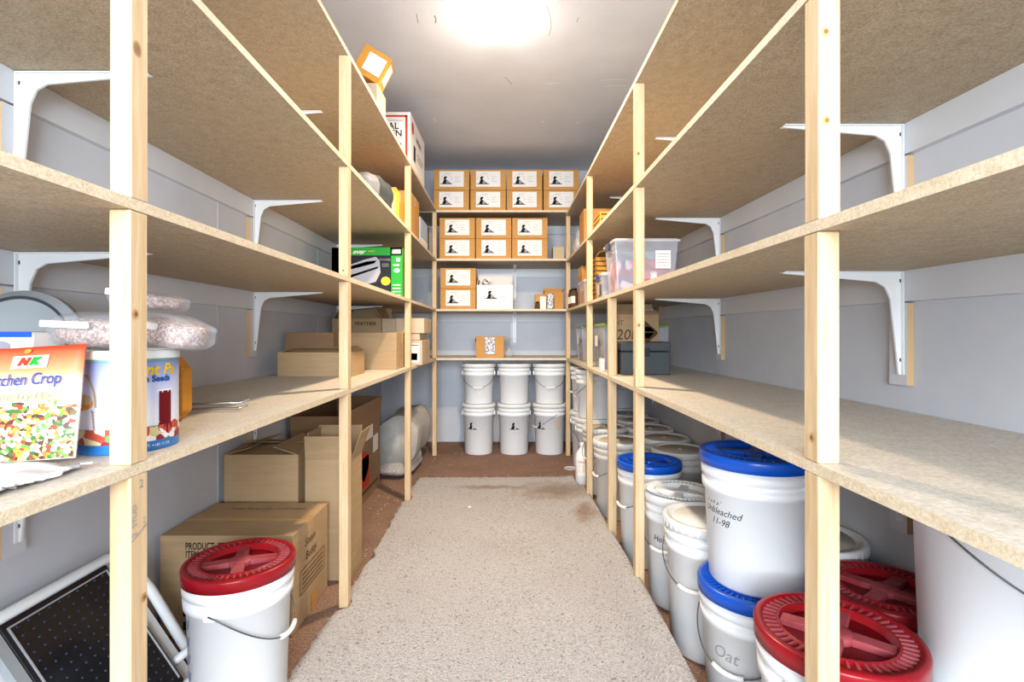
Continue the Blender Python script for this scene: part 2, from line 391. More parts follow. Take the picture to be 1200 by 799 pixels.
def unit(side, label):
    root = thing('shelving_unit', label, 'shelving', (0, 0, 0))
    x0, x1 = (WL+.001, XL) if side == 'L' else (XR, WR-.001)
    for k in range(4):
        cuts = [YN, YB-.002]
        if side == 'R' and k == 1: cuts = [YN, 1.66, YB-.002]
        for a, b in zip(cuts, cuts[1:]):
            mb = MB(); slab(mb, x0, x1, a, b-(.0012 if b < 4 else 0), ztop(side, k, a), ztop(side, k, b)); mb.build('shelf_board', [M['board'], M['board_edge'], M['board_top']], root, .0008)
        # painted cleat along the wall under the board
        cx = (WL+.0005, WL+.0205) if side == 'L' else (WR-.0205, WR-.0005)
        mb = MB(); slab(mb, cx[0], cx[1], YN, YB-.002, ztop(side, k, YN)-TH-.0005, ztop(side, k, YB)-TH-.0005, .088); mb.build('wall_cleat', M['trim'], root, .002)
    ys = {'L': [.89, 2.10, 3.44], 'R': [.885, 2.15, 3.46]}[side]
    for i, y in enumerate(ys):
        for k in range(4):
            z0 = 0.0005 if k == 0 else ztop(side, k-1, y)+.0006
            z1 = ztop(side, k, y)-TH-.0008
            dx = random.uniform(-.0015, .0015)
            px = (XL-.038, XL-.0003) if side == 'L' else (XR+.0003, XR+.038)
            MB().box(px[0], px[1], y+dx, y+.043+dx, z0, z1).build('post', M['pine'], root, .002)
    if side == 'R':
        for k in range(2):
            z0 = 0.0005 if k == 0 else ztop(side, 0, 2.72)+.0006
            MB().box(XR+.0003, XR+.042, 2.72, 2.76, z0, ztop(side, k, 2.72)-TH-.0008).build('post', M['pine'], root, .002)
    by = {'L': [1.355, 2.62, 3.88], 'R': [1.49, 2.77, 4.02]}[side]
    for y in by:
        for k in range(4):
            z = ztop(side, k, y+.02)-TH-.0015
            if side == 'L': T = Matrix.Translation((WL+.021, y, z))
            else: T = Matrix.Translation((WR-.021, y, z)) @ Matrix.Rotation(PI, 4, 'Z')
            bracket(root, T)
    return root
UL = unit('L', 'long pine and particle board shelving along the left wall')
UR = unit('R', 'long pine and particle board shelving along the right wall')
UB = thing('shelving_unit', 'short shelving across the back wall, at the far end of the aisle', 'shelving')
for k in range(4):
    mb = MB(); slab(mb, WL+.001, WR-.001, YB, WB-.001, LV['B'][k][0], LV['B'][k][0]); mb.build('shelf_board', [M['board'], M['board_edge'], M['board_top']], UB, .0008)
    zt = LV['B'][k][0]-TH-.0005
    MB().box(WL+.022, WR-.022, WB-.0205, WB-.0005, zt-.088, zt).build('wall_cleat', M['trim'], UB, .002)
    T = Matrix.Translation((.07, WB-.021, zt-.001)) @ Matrix.Rotation(-PI/2, 4, 'Z')
    bracket(UB, T)
    for px in ((XL-.038, XL), (XR, XR+.038)):
        z0 = .0005 if k == 0 else LV['B'][k-1][0]+.0006
        MB().box(px[0], px[1], YB+.0005, YB+.043, z0, zt-.0005).build('post', M['pine'], UB, .002)
# stamped grade marks on the nearest left post
k = Marks(lambda u, v: (XL+.0006, .911+u, v))
k.text('2  STUD', -.012, .80, .016, 0, rot=PI/2).text('2', .004, .86, .022, 0).text('S-P-F', .012, .79, .009, 0, rot=PI/2)
k.stroke([(-.02, .765), (.02, .785)], .002, 0)
k.build('grade_stamp', [M['ink_grey']], UL)

def knot(parent, face, x, y, z, r=.007):
    # face 'f' looks down the aisle towards the viewer, 'i' is the aisle side
    fn = {'f': (lambda u, v: (x+u, y-.0008, z+v)), 'l': (lambda u, v: (XL+.0008, y+u, z+v)), 'r': (lambda u, v: (XR-.0006, y+u, z+v))}[face]
    k = Marks(fn); k.disc(0, 0, r, r*1.25, 0); k.build('knot', [M['knot_ring']], parent)
    k = Marks(lambda u, v: tuple(a+b for a, b in zip(fn(u, v), {'f': (0, -.0006, 0), 'l': (.0006, 0, 0), 'r': (-.0006, 0, 0)}[face]))); k.disc(.001, 0, r*.55, r*.6, 0); k.build('knot', [M['knot']], parent)
M['knot_ring'] = mat('knot_ring_wood', (196,152,104), .6, .2); M['knot'] = mat('knot_wood', (138,94,58), .6, .2)
def knot_px(parent, face, px, py):
    if face == 'l': y = 600*XL/(px-595); knot(parent, 'l', 0, y, EYE-(py-390)*y/600)
    elif face == 'r': y = 600*XR/(px-595); knot(parent, 'r', 0, y, EYE-(py-390)*y/600)
    else: y = face; knot(parent, 'f', (px-595)*y/600, y, EYE-(py-390)*y/600)
for f, px, py in (('l', 158, 368), ('l', 168, 700), (2.10, 402, 317), (3.44, 480-4, 275)): knot_px(UL, f, px, py)
for f, px, py in ((.8835, 968, 141), (.8835, 967, 37), ('r', 952, 513), (2.149, 748.5, 381), (2.149, 748, 180), ('r', 742.5, 435)): knot_px(UR, f, px, py)

# ------------------------------------------------------------------ ceiling lamp
cl = thing('ceiling_light', 'round white lamp holder with a bare glowing bulb on the ceiling', 'lamp', (-.05, 2.72, ZC))
MB().lathe([(.060, 0), (.062, -.006), (.058, -.020), (.040, -.026), (.028, -.030), (.026, -.046), (.020, -.048)], 40).build('lamp_holder', M['bracket'], cl)
MB().lathe([(.014, -.048), (.016, -.060), (.026, -.078), (.031, -.096), (.026, -.114), (.012, -.125), (.001, -.127)], 32).build('bulb', M['glow'], cl)
pl = bpy.data.lights.new('bulb_light', 'POINT'); pl.energy = BULB_POWER; pl.color = (1.0, .95, .88); pl.shadow_soft_size = .05
po = bpy.data.objects.new('bulb_light', pl); C.objects.link(po); po.location = (-.05, 2.72, ZC-.20)
dl = area('bulb_downlight', (-.05, 2.72, ZC-.26), (0, 0, 0), .12, .12, DOWN_POWER, BULB_COL); dl.data.shape = 'DISK'

# ------------------------------------------------------------------ aisle carpet
mb = MB(); NX, NY = 60, 150
xa, xb, ya, yb = -.70, .63, -.55, 4.0
def cz(x, y):
    z = .014+.003*math.sin(9*x+5*y)*math.sin(4*y)
    t = max(0, min(1, (x-.39)/.14)); near = max(.25, min(1, 1-(y-2.0)/2.2))
    z += .098*near*t*t*(3-2*t)*(1 if x < .60 else 1)
    if y > 3.4: z *= 1-.45*max(0, min(1, (y-3.4)/.6))
    return z
vs = []; rs = random.Random(3)
for j in range(NY+1):
    for i in range(NX+1):
        y = ya+(yb-ya)*j/NY; x = xa+(xb-xa)*i/NX
        if i in (0, NX): x += rs.uniform(-.008, .008)+.012*math.sin(y*3.1)
        if i == 0: x += .02*min(1, max(0, (y-2)/2))
        if i == NX and y > 1.0: x = min(x, .555 if y > .6 else .63)
        if j == NY: y += rs.uniform(-.012, .012)+.02*math.sin(x*4)
        if i == NX: x = .531 if any(a-.03 < y < a+.075 for a in (.885, 2.15, 2.72, 3.46)) else .552+.003*math.sin(y*7)
        if x < -.645 and any(a-.03 < y < a+.075 for a in (.89, 2.10, 3.44)): x = -.648
        if y > 3.70: x = min(x, .505)
        vs.append((min(x, .552), y, cz(x, y)))
top = len(vs)
for j in range(NY+1):
    for i in range(NX+1):
        x, y, z = vs[j*(NX+1)+i]; vs.append((x, y, .0008 if 0 < i < NX and x < .45 else max(.0008, z-.013)))
W = NX+1
fs = []
for j in range(NY):
    for i in range(NX):
        a = j*W+i; fs.append((a, a+1, a+1+W, a+W)); b = a+top; fs.append((b+W, b+1+W, b+1, b))
for j in range(NY):
    for i in (0, NX):
        a = j*W+i; fs.append((a, a+W, a+W+top, a+top) if i == 0 else (a+W, a, a+top, a+W+top))
for i in range(NX):
    for j in (0, NY):
        a = j*W+i; fs.append((a+1, a, a+top, a+1+top))
mb.add(vs, fs, 0, True)
rug = tag(mb.build('carpet_runner', M['shag']), 'beige shag carpet remnant laid down the aisle floor', 'carpet')

q = MB(); rs2 = random.Random(11)
for i in range(150):
    if i < 90: x, y = rs2.uniform(-.75, .50), rs2.uniform(4.03, 4.9)
    else: y = rs2.uniform(2.2, 4.0); x = rs2.uniform(-.90, -.72)
    r_ = rs2.uniform(.0015, .0055); T = Matrix.Translation((x, y, .0012)) @ Matrix.Rotation(rs2.uniform(0, 3), 4, 'Z')
    q.add([T @ Vector(v) for v in ((-r_, -r_*.6, 0), (r_, -r_*.7, 0), (r_*.8, r_, 0), (-r_*.5, r_, 0), (0, 0, r_*.8))], [(3,2,1,0), (0,1,4), (1,2,4), (2,3,4), (3,0,4)])
o = q.build('crumbs', M['card_pale']); o['kind'] = 'stuff'; tag(o, 'pale crumbs and lint scattered over the brown carpet', 'debris')
tag(MB().add([(-.012,-.008,0),(.01,-.01,0),(.014,.006,0),(-.006,.011,0),(0,0,.008)], [(3,2,1,0),(0,1,4),(1,2,4),(2,3,4),(3,0,4)]).build('paper_scrap', M['paper']), 'tiny white paper scrap on the beige runner', 'scrap').location = (-.245, 3.27, .019)
# ------------------------------------------------------------------ buckets
BUCK = {}
def bucket_proto(kind, H):
    root = thing('bucket', '', 'bucket')
    gam = kind.startswith('gamma'); t = H-(.006 if kind != 'open' else 0)
    pr = [(.0005, .002), (.118, .002), (.121, 0), (.127, .001), (.131, .008), (.1425, H-.112), (.1500, H-.110), (.1515, H-.086), (.1455, H-.083), (.1458, H-.072),
          (.1530, H-.069), (.1540, H-.046), (.1475, H-.043), (.1480, t-.004), (.1440, t-.004), (.1425, H-.06), (.0005, H-.065)]
    body = MB().lathe(pr, 64)
    b = body.build('body', M['plastic'] if kind != 'flat' else M['plastic_old'], root)
    # ears
    for s in (-1, 1): MB().box(min(s*.146, s*.157), max(s*.146, s*.157), -.017, .017, H-.112, H-.070).build('handle_ear', b.data.materials[0], root, .003, 2)
    if kind == 'open': pass
    elif gam:
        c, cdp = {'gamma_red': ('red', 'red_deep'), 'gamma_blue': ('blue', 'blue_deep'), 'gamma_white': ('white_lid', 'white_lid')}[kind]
        l = MB().lathe([(.1545, H-.036), (.1580, H-.036), (.1585, H-.006), (.1560, H), (.1410, H+.0005), (.1390, H-.007), (.1130, H-.007), (.1110, H), (.1070, H), (.1050, H-.019), (.0005, H-.020), (.0005, H-.023), (.110, H-.023), (.149, H-.010), (.1545, H-.012), (.1545, H-.036)], 72, close=False)
        lid = l.build('lid', M[c], root)
        rb = MB()
        for i in range(48):
            a = 2*PI*i/48; T = Matrix.Rotation(a, 4, 'Z'); rb.box(.1125, .1395, -.0022, .0022, H-.0075, H-.001, 0, T)
        rb.build('lid_ribs', M['red_pale'] if kind == 'gamma_red' else M[c], lid)
        h = MB()
        for i in range(4):
            T = Matrix.Rotation(i*PI/2+.4, 4, 'Z')
            h.prism([(.028, H-.0205), (.106, H-.0205), (.106, H-.006), (.028, H-.003)], T @ Matrix.Translation((0, -.017, 0)), .034)
        h.lathe([(.034, H-.0205), (.034, H-.004), (.020, H-.001), (.001, H-.001)], 28)
        h.build('lid_grip', M['red_pale'] if kind == 'gamma_red' else M[c], lid, .002)
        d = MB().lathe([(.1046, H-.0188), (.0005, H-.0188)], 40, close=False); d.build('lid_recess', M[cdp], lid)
    else:
        prof = [(.1540, H-.034), (.1570, H-.034), (.1575, H-.004), (.1555, H), (.1400, H), (.1360, H-.009), (.1220, H-.010)]
        l = MB().lathe(prof, 64, close=False)
        l.lathe([(.1220, H-.010), (.1200, H-.006), (.0005, H-.006)], 64, 1, close=False)
        l.lathe([(.012, H-.006), (.011, H-.003), (.001, H-.003)], 16, 0, close=False)
        for i in range(36):
            T = Matrix.Rotation(2*PI*i/36, 4, 'Z'); l.box(.1570, .1582, -.003, .003, H-.030, H-.008, 0, T)
        l.build('lid', [M['white_lid'], M['lid_center'] if kind == 'flat' else M['white_lid']], root)
    # wire bail hanging against the front, with white grip
    z0 = H-.094; pts = []
    for i in range(33):
        a = PI*i/32; r = .160-.004*math.sin(a)
        pts.append((r*math.cos(a), -r*math.sin(a), z0-.125*math.sin(a)**1.25))
    hd = MB().tube(pts, .0021, 6).build('handle', M['wire'], root)
    MB().tube(pts[13:20], .0075, 10).build('grip', M['white_lid'], hd)
    root['protolist'] = 1; del root['protolist']
    return root
BN = [0]
def bucket(kind, H, x, y, z, rz, label, group=None):
    key = (kind, H)
    if key not in BUCK:
        r = bucket_proto(kind, H); BUCK[key] = (r, ptree(r))
        r.location = (x, y, z); r.rotation_euler = (0, 0, rz); r['label'] = label
        if group: r['group'] = group
        return r
    return copy_tree(BUCK[key][0], BUCK[key][1], (x, y, z), rz, label, group)
def cyl(R, a0, taper=0, H=1):
    # marks on a bucket side: u along the arc (m), v height; a0 = facing angle in bucket space (0 = local -y)
    def fn(u, v):
        r = R+taper*v+.0012; a = a0+u/r
        return (r*math.sin(a), -r*math.cos(a), v)
    return fn
TP = .0125/.36
RB = .1315
S5, S6 = .385, .47
G = .0006
# right side
b = bucket('gamma_red', .503, .695, 1.084, G, .5, 'front red-lidded white bucket under the right shelf')
b = bucket('gamma_red', .455, 1.006, 1.365, G, .2, 'dark red-lidded bucket deep by the right wall, behind the frontmost red one')
b4 = bucket('gamma_blue', .392, .735, 1.53, G, -.9, 'lower blue-lidded bucket, carrying another blue-lidded bucket on top')
k = Marks(cyl(RB, -1.02+.9, TP)); k.text('Oat', 0, .215, .05, 0, .3); k.build('handwriting', [M['ink_grey']], b4)
b3 = bucket('gamma_blue', .384, .745, 1.54, .392+G, 2.25, 'upper blue-lidded bucket stacked right under the shelf, marked Unbleached')
k = Marks(cyl(RB, -1.27-2.25, TP)); k.text('Flour', -.012, .245, .030, 0, .35).text('Unbleached', .012, .218, .028, 0, .35).text('11-98', .010, .188, .028, 0, .35); k.build('handwriting', [M['ink']], b3)
bucket('flat_new', .395, 1.006, 1.043, G, 0, 'white bucket at bottom right, beneath a taller stacked white bucket')
bucket('flat_new', .455, 1.006, 1.043, .395+2*G, .1, 'large white bucket at far right, tucked up under the shelf', None)
bucket('flat_new', S6, .725, 1.85, G, -.75, 'white bucket with plain white lid, third from the front of the aisle row')
b7 = bucket('gamma_white', .462, .735, 2.175, G, -.9, 'white-lidded bucket marked Hot Cocoa by the right aisle post')
k = Marks(cyl(RB, -.62+.9, TP)); k.text('Hot Cocoa', 0, .285, .034, 0, .2).text('dry mix', -.02, .235, .020, 0, .2).text('12 lbs net', .01, .205, .018, 0, .2); k.build('handwriting', [M['ink']], b7)
b8 = bucket('gamma_blue', .497, .705, 2.56, G, -1.3, 'tall blue-lidded bucket behind the second right-hand post')
k = Marks(cyl(RB, -.3+1.3, TP)); k.text('Rice', 0, .30, .026, 0, .2).text('25 lb', .0, .27, .022, 0, .2); k.build('handwriting', [M['ink_grey']], b8)
bucket('flat', .466, .692, 3.20, G, -1.4, 'aged-lid bucket on the aisle side, next beyond the tall blue-lidded one')
bucket('flat', .466, .690, 3.66, G, -1.1, 'aged-lid bucket on the aisle side, second beyond the tall blue-lidded one')
bucket('flat', .468, 1.002, 1.69, G, 1.2, 'dusty-lidded bucket by the right wall, glimpsed behind the nearest right post')
wallrow = ['nearest of the dusty-lidded buckets lined along the right wall', 'second nearest dusty-lidded bucket along the right wall', 'third dusty-lidded bucket along the right wall', 'fourth dusty-lidded bucket along the right wall', 'farthest dusty-lidded bucket along the right wall']
for (x, y), lb in zip(((.99, 2.945), (1.0, 3.27), (1.0, 3.595), (1.0, 3.92), (1.0, 4.245)), wallrow):
    bucket('flat', .468, x, y, G, .5, lb, 'dusty-lidded buckets lining the right wall')
bs = []
bs.append(bucket('flat_new', S6, .686, 4.02, G, -.3, 'bottom bucket of the nearest tall stack by the right end of the back unit'))
bs.append(bucket('flat_new', .375, .686, 4.02, S6+2*G, -1.9, 'top bucket of the nearest tall stack by the right end of the back unit'))
bs.append(bucket('flat_new', S6, .690, 4.36, G, -.3, 'bottom bucket of the stack just before the back right post'))
bs.append(bucket('flat_new', .375, .690, 4.36, S6+2*G, -1.5, 'top bucket of the stack just before the back right post'))
bs.append(bucket('flat_new', S6, 1.004, 4.60, G, -.3, 'bottom bucket of the stack in the right back corner'))
bs.append(bucket('flat_new', .375, 1.004, 4.60, S6+2*G, .3, 'top bucket of the stack in the right back corner'))
k = Marks(cyl(RB, -.25+.3, TP)); emblem(k, 0, .31, .05); k.build('stamp', [M['ink']], bs[2])
# back row: three stacks
for i, (x, side) in enumerate(((-.275, 'left'), (.060, 'middle'), (.395, 'right'))):
    lo = bucket('flat_new', .469, x, 4.85, G, [PI, PI, -1.2][i], 'bottom stamped bucket of the %s stack on the back floor' % side, 'stamped buckets under the back shelves')
    off = [-.35-PI, .15-PI, -.75+1.2][i]
    k = Marks(cyl(RB, off+[.1, 0, .2][i], TP)); emblem(k, -.02, .27, .085)
    if i != 1:
        for j in range(3): k.rect(.055, .105, .245+.02*j, .249+.02*j, 1, 2)
    else: k.rect(-.03, .05, .205, .208, 1, 2)
    if i != 0: k.rect(.135, .158, .24, .33, 2, 2)
    k.build('stamp', [M['ink'], M['ink_pale'], M['card_pale']], lo)
    bucket('flat_new', .373, x, 4.85, .469+2*G, [.0, PI, 0][i], 'top plain bucket of the %s stack on the back floor' % side, 'plain buckets stacked under the back shelves')
# left red-lidded bucket
bl = bucket('gamma_red', .440, -.82, 1.57, G, 1.53, 'red-lidded white bucket on the floor under the left shelf')
k = Marks(cyl(RB, -2.35, TP))
for zz in (.12, .17, .22, .27): k.stroke([(-.02, zz), (.0, zz+.035), (.012, zz+.01), (.02, zz+.04)], .003, 0)
k.build('handwriting', [M['ink_blue']], bl)
# small white jug with red label, clear plastic lid on the floor
j = thing('jug', 'small white jug with red label at the aisle edge, far right', 'jug', (.566, 3.84, G))
MB().lathe([(.001, 0), (.052, 0), (.058, .006), (.058, .20), (.050, .235), (.024, .27), (.022, .285)], 32).build('body', M['plastic'], j)
MB().lathe([(.026, .285), (.026, .308), (.001, .310)], 24, close=False).build('cap', M['white_lid'], j)
k = Marks(cyl(.058, -.15)); k.rect(-.045, .03, .07, .19, 1, 6); k.disc(-.008, .125, .026, .03, 0); k.disc(-.008, .125, .019, .023, 1); k.stroke([(-.026, .145), (.010, .105)], .008, 0); k.rect(-.04, .025, .165, .18, 0, 5)
k.build('label', [M['ink_red'], M['paper']], j)
tag(MB().lathe([(.001, 0), (.056, 0), (.058, .002), (.058, .006), (.052, .006), (.050, .003), (.001, .003)], 36).build('plastic_disc', M['clear_lid']), 'clear round plastic disc lying on the brown floor', 'disc').location = (.525, 4.26, .001)

# ------------------------------------------------------------------ boxes
def carton(label, x0, x1, y0, y1, z0, z1, m='card', tape=True, name='cardboard_box', group=None, flaps=None, rz=0, cat='box', inner='card_dark'):
    """closed carton, or an open one when flaps = [(side, length, angle)...]"""
    cx, cy = (x0+x1)/2, (y0+y1)/2; hx, hy, h = (x1-x0)/2, (y1-y0)/2, z1-z0
    r = thing(name, label, cat, (cx, cy, z0+G), rz, group)
    b = MB()
    if flaps is None:
        b.box(-hx, hx, -hy, hy, 0, h); b.build('carton', M[m], r, .003, 2)
        MB().box(-hx+.004, hx-.004, -.0015, .0015, h, h+.0008).build('flap_seam', M['card_dark'], r)
        if tape: MB().box(-hx+.002, hx-.002, -.025, .025, h+.0002, h+.0014).box(hx, hx+.0008, -.025, .025, h-.07, h-.004).box(-hx-.0008, -hx, -.025, .025, h-.07, h-.004).build('tape', M['tape'], r)
    else:
        t = .004
        b.box(-hx, hx, -hy, hy, 0, t).box(-hx, hx, -hy, -hy+t, t, h).box(-hx, hx, hy-t, hy, t, h).box(-hx, -hx+t, -hy+t, hy-t, t, h).box(hx-t, hx, -hy+t, hy-t, t, h)
        b.build('carton', M[m], r, .001)
        for side, L, a in flaps:
            # a = 0 straight up, positive folds outwards
            if side == 'f': T = Matrix.Translation((0, -hy, h)) @ Matrix.Rotation(a, 4, 'X'); q = (-hx, hx, 0, .0035, 0, L)
            if side == 'b': T = Matrix.Translation((0, hy, h)) @ Matrix.Rotation(-a, 4, 'X'); q = (-hx, hx, -.0035, 0, 0, L)
            if side == 'l': T = Matrix.Translation((-hx, 0, h)) @ Matrix.Rotation(-a, 4, 'Y'); q = (0, .0035, -hy, hy, 0, L)
            if side == 'r': T = Matrix.Translation((hx, 0, h)) @ Matrix.Rotation(a, 4, 'Y'); q = (-.0035, 0, -hy, hy, 0, L)
            MB().box(*q, 0, T).build('flap', M[m], r, .001)
    r['hx'] = 0; del r['hx']
    return r
def front(hy): return lambda u, v: (u, -hy-.0012, v)
def right(hx): return lambda u, v: (hx+.0018, u, v)      # face towards +x, u along +y
def topf(h): return lambda u, v: (u, v, h+.0018)

# stamped boxes of the back unit: one built, others copied
BW, BH, BD = .326, .187, .26
sb = thing('stamped_box', '', 'box')
MB().box(-BW/2, BW/2, -BD/2, BD/2, 0, BH).build('carton', M['card_warm'], sb, .003, 2)
MB().box(-BW/2+.003, BW/2-.003, -.024, .024, BH, BH+.0008).box(BW/2, BW/2+.0008, -.024, .024, BH-.06, BH-.003).build('tape', M['tape'], sb)
k = Marks(front(BD/2)); k.rect(-.112, .112, .028, BH-.016, 0)
lab = k.build('label', [M['paper']], sb)
k = Marks(lambda u, v: (u, -BD/2-.0022, v)); emblem(k, -.048, .088, .098)
for i in range(3): k.rect(.03, [.085, .065, .078][i], .075+.022*i, .0775+.022*i, 1)
k.rect(-.06, .0, .150, .1525, 1); k.build('print', [M['ink'], M['ink_grey']], lab)
ST = ptree(sb); first = [True]
def stamped(x, y, z, label, rz=0, group='stamped boxes on the back shelves'):
    if first[0]:
        first[0] = False; sb.location = (x, y, z+G); sb.rotation_euler = (0, 0, rz); sb['label'] = label; sb['group'] = group; return sb
    return copy_tree(sb, ST, (x, y, z+G), rz, label, group)
s = YB/600
xs4 = [(529-595)*s, (572-595)*s, (615-595)*s, (658-595)*s]
nm = ['leftmost', 'second from left', 'third from left', 'rightmost']
for i, x in enumerate(xs4):
    for r in range(2):
        stamped(x+random.uniform(-.002, .002), 4.845, 2.257+r*(BH+.002), '%s stamped box in the %s row on the top back shelf' % (nm[i], ['lower', 'upper'][r]), random.uniform(-.012, .012))
for i, px in enumerate((535.7, 578.3, 621)):
    for r in range(2):
        stamped((px-595)*s, 4.845, 1.812+r*(BH+.002), '%s stamped box, %s of its pair, on the second back shelf from the top' % (['left', 'middle', 'right'][i], ['bottom', 'top'][r]), random.uniform(-.012, .012))
for r in range(2):
    stamped((536.5-595)*s, 4.845, 1.350+r*(BH+.002), '%s stamped box of the pair beside the open white box' % ['bottom', 'top'][r], random.uniform(-.01, .01))
# open white box
x0, x1 = (558.5-595)*s, (601-595)*s
wb = carton('open white stamped box with a roll of paper and dark goods inside', x0, x1, 4.72, 4.98, 1.350, 1.350+.222, 'paper', flaps=[('b', .13, .06), ('l', .06, -.25), ('r', .05, -.05)], name='white_box')
k = Marks(front(.13)); emblem(k, -.035, .13, .10)
for i in range(4): k.rect(.05, .105, .09+.022*i, .0925+.022*i, 1)
k.build('print', [M['ink'], M['ink_grey']], wb)
dg_ = MB()
for i in range(5): dg_.box(-.145+.058*i, -.095+.058*i, -.10, .10, .006, .215+.008*(i % 2))
tag(dg_.build('packet_bundle', M['card_dark'], None, .006, 2), 'dark packets filling the open white box', 'packets').location = ((x0+x1)/2, 4.85, 1.350+G*2)
rp = MB()
for rr in (.036, .026, .016): rp.lathe([(rr, -.12), (rr, .12)], 28, 0, close=False, T=Matrix.Translation((0, 0, 0)) @ Matrix.Rotation(PI/2, 4, 'X') @ Matrix.Rotation(.1, 4, 'Y'))
ro = rp.build('paper_roll', M['paper']); so = ro.modifiers.new('s', 'SOLIDIFY'); so.thickness = .002
tag(ro, 'loose roll of white paper on the open white box', 'paper roll'); ro.location = (x0+.085, 4.85, 1.350+.262)
# small items on back shelf 2, right
bb = carton('open brown carton next to the back right post, second back shelf from below', .345, .52, 4.80, 4.95, 1.350, 1.350+.16, 'card_warm', flaps=[('r', .05, .5), ('b', .05, .2), ('l', .02, .1)])
tag(carton('brown open carton front, small white-labelled', .255, .345, 4.73, 4.86, 1.350, 1.490, 'card_warm'), 'small brown carton with a white label near the back right post', 'box')
k = Marks(lambda u, v: (.300+u, 4.7285, 1.350+v)); 
jar = thing('jar', 'little dark jar before the small brown carton on the back unit', 'jar', (.275, 4.715, 1.350+G))
MB().lathe([(.001, 0), (.018, 0), (.020, .004), (.020, .045), (.015, .055)], 20).build('glass', M['card_dark'], jar)
MB().lathe([(.017, .055), (.017, .067), (.001, .067)], 20).build('lid', M['black'], jar)
tb = MB(); tb.box(-.028, .028, -.006, .006, 0, .115); tag(tb.build('notice_card', M['paper'], None, .002), 'white card standing before the small brown carton', 'card').location = (.325, 4.719, 1.350+G)
fb = MB(); fb.box(-.03, .03, -.02, .02, 0, .145); tag(fb.build('foil_pouch', M['foil'], None, .012, 3), 'crinkled foil pouch between brown cartons on the back unit', 'pouch').location = (.395, 4.745, 1.350+G)
bx = carton('small pale box at the right end of the second back shelf from the top', .425, .53, 4.80, 4.95, 1.812, 1.812+.125, 'card_pale', tape=False)
# torn box on lowest back shelf
tbx = carton('torn open brown box with silver foil on the lowest back shelf', -.295, -.035, 4.78, 4.98, .899, .899+.195, 'card_warm', flaps=[('r', .09, 1.9), ('l', .05, 2.9)])
k = MB(); k.box(-.05, .045, -.106, -.1015, .03, .19); k.build('foil', M['foil'], tbx, .002)
mb = MB().lathe([(.001, 0), (.035, .0), (.045, .03), (.032, .07), (.02, .085), (.001, .088)], 14)
pb = mb.build('crumpled_bag', M['film']); pb.location = (.012, 4.86, .899+G); tag(pb, 'crumpled clear bag beside the torn brown box', 'bag')

# ------------------------------------------------------------------ left unit, top shelf
zt = lambda y: ztop('L', 3, y)
z0 = zt(3.46)
fx = carton('white and red printed carton on the top left shelf reaching near the ceiling', -1.02, XL-.004, 3.47, 4.05, z0, z0+.352, 'paper', tape=False, name='printed_carton')
hx, hy = (1.02+XL-.004)/2, .29
k = Marks(front(hy)); a = .352; e = .022
for q in ((-hx+.02, hx-.02, a-.035, a-.022), (-hx+.02, hx-.02, .02, .033), (hx-.035, hx-.02, .02, a-.022), (-hx+.02, -hx+.035, .02, a-.022)): k.rect(*q, 1)
k.text('AL', .065, .255, .062, 0, 0, .001).text('EN', .085, .205, .062, 0, 0, .001).rect(.02, .13, .292, .296, 2).rect(.02, .13, .175, .178, 2).text('oz', .105, .135, .03, 0, 0, .001)
k.build('front_print', [M['ink'], M['ink_red'], M['ink_grey']], fx)
k = Marks(right(hx)); k.disc(-.21, .27, .035, .045, 1); k.text('NATURAL', .02, .24, .05, 0, 0, .001, 0, .9); k.rect(-.18, -.11, .06, .17, 0); k.rect(-.05, .20, .14, .15, 2); k.rect(-.05, .16, .11, .12, 2)
k.build('side_print', [M['ink'], M['ink_red'], M['ink_grey']], fx)
z0 = zt(2.66)
carton('small pale carton on the top left shelf under a tilted orange box', -.82, XL-.012, 2.62, 2.80, z0+.001, z0+.125, 'card_pale', tape=False)
ob = thing('torn_box', 'tilted torn orange-brown box high on the top left shelf', 'box', (-.745, 2.71, z0+.128+.045))
T = Matrix.Rotation(.50, 4, 'Y') @ Matrix.Rotation(.15, 4, 'Z')
MB().box(-.075, .075, -.07, .07, -.0, .15, 0, T).build('carton', M['card_orange'], ob, .004, 2)
MB().box(-.035, .06, -.0725, -.0705, .03, .125, 0, T).box(.0755, .0775, -.045, .04, .03, .13, 0, T).build('label', M['paper'], ob)
MB().box(-.02, .05, -.055, .05, .150, .154, 0, T @ Matrix.Rotation(.12, 4, 'Y')).build('flap', M['card_orange'], ob)

# ------------------------------------------------------------------ bags helper
def bag(name, label, x, y, z, sx, sy, sz, m, cat='bag', seed=1, parent=None, rz=0, amp=.18):
    bm = bmesh.new(); bmesh.ops.create_icosphere(bm, subdivisions=4, radius=1)
    rnd = random.Random(seed); ph = [rnd.uniform(0, 6) for _ in range(9)]
    for v in bm.verts:
        p = v.co.copy(); n_ = sum(math.sin((3+i*1.7)*p[i % 3]+ph[i]+2*p[(i+1) % 3]) for i in range(6))/6
        q = Vector([math.copysign(abs(c)**.7, c) for c in p]); q *= 1+amp*n_
        v.co = Vector((q.x*sx/2, q.y*sy/2, max(-.92, q.z)*sz/2))
    mn = min(v.co.z for v in bm.verts)
    for v in bm.verts: v.co.z -= mn
    me = bpy.data.meshes.new(name); bm.to_mesh(me); bm.free(); me.materials.append(m)
    for p in me.polygons: p.use_smooth = True
    o = bpy.data.objects.new(name, me); C.objects.link(o); o.location = (x, y, z+G); o.rotation_euler.z = rz
    if parent: o.parent = parent
    elif label: tag(o, label, cat)
    return o
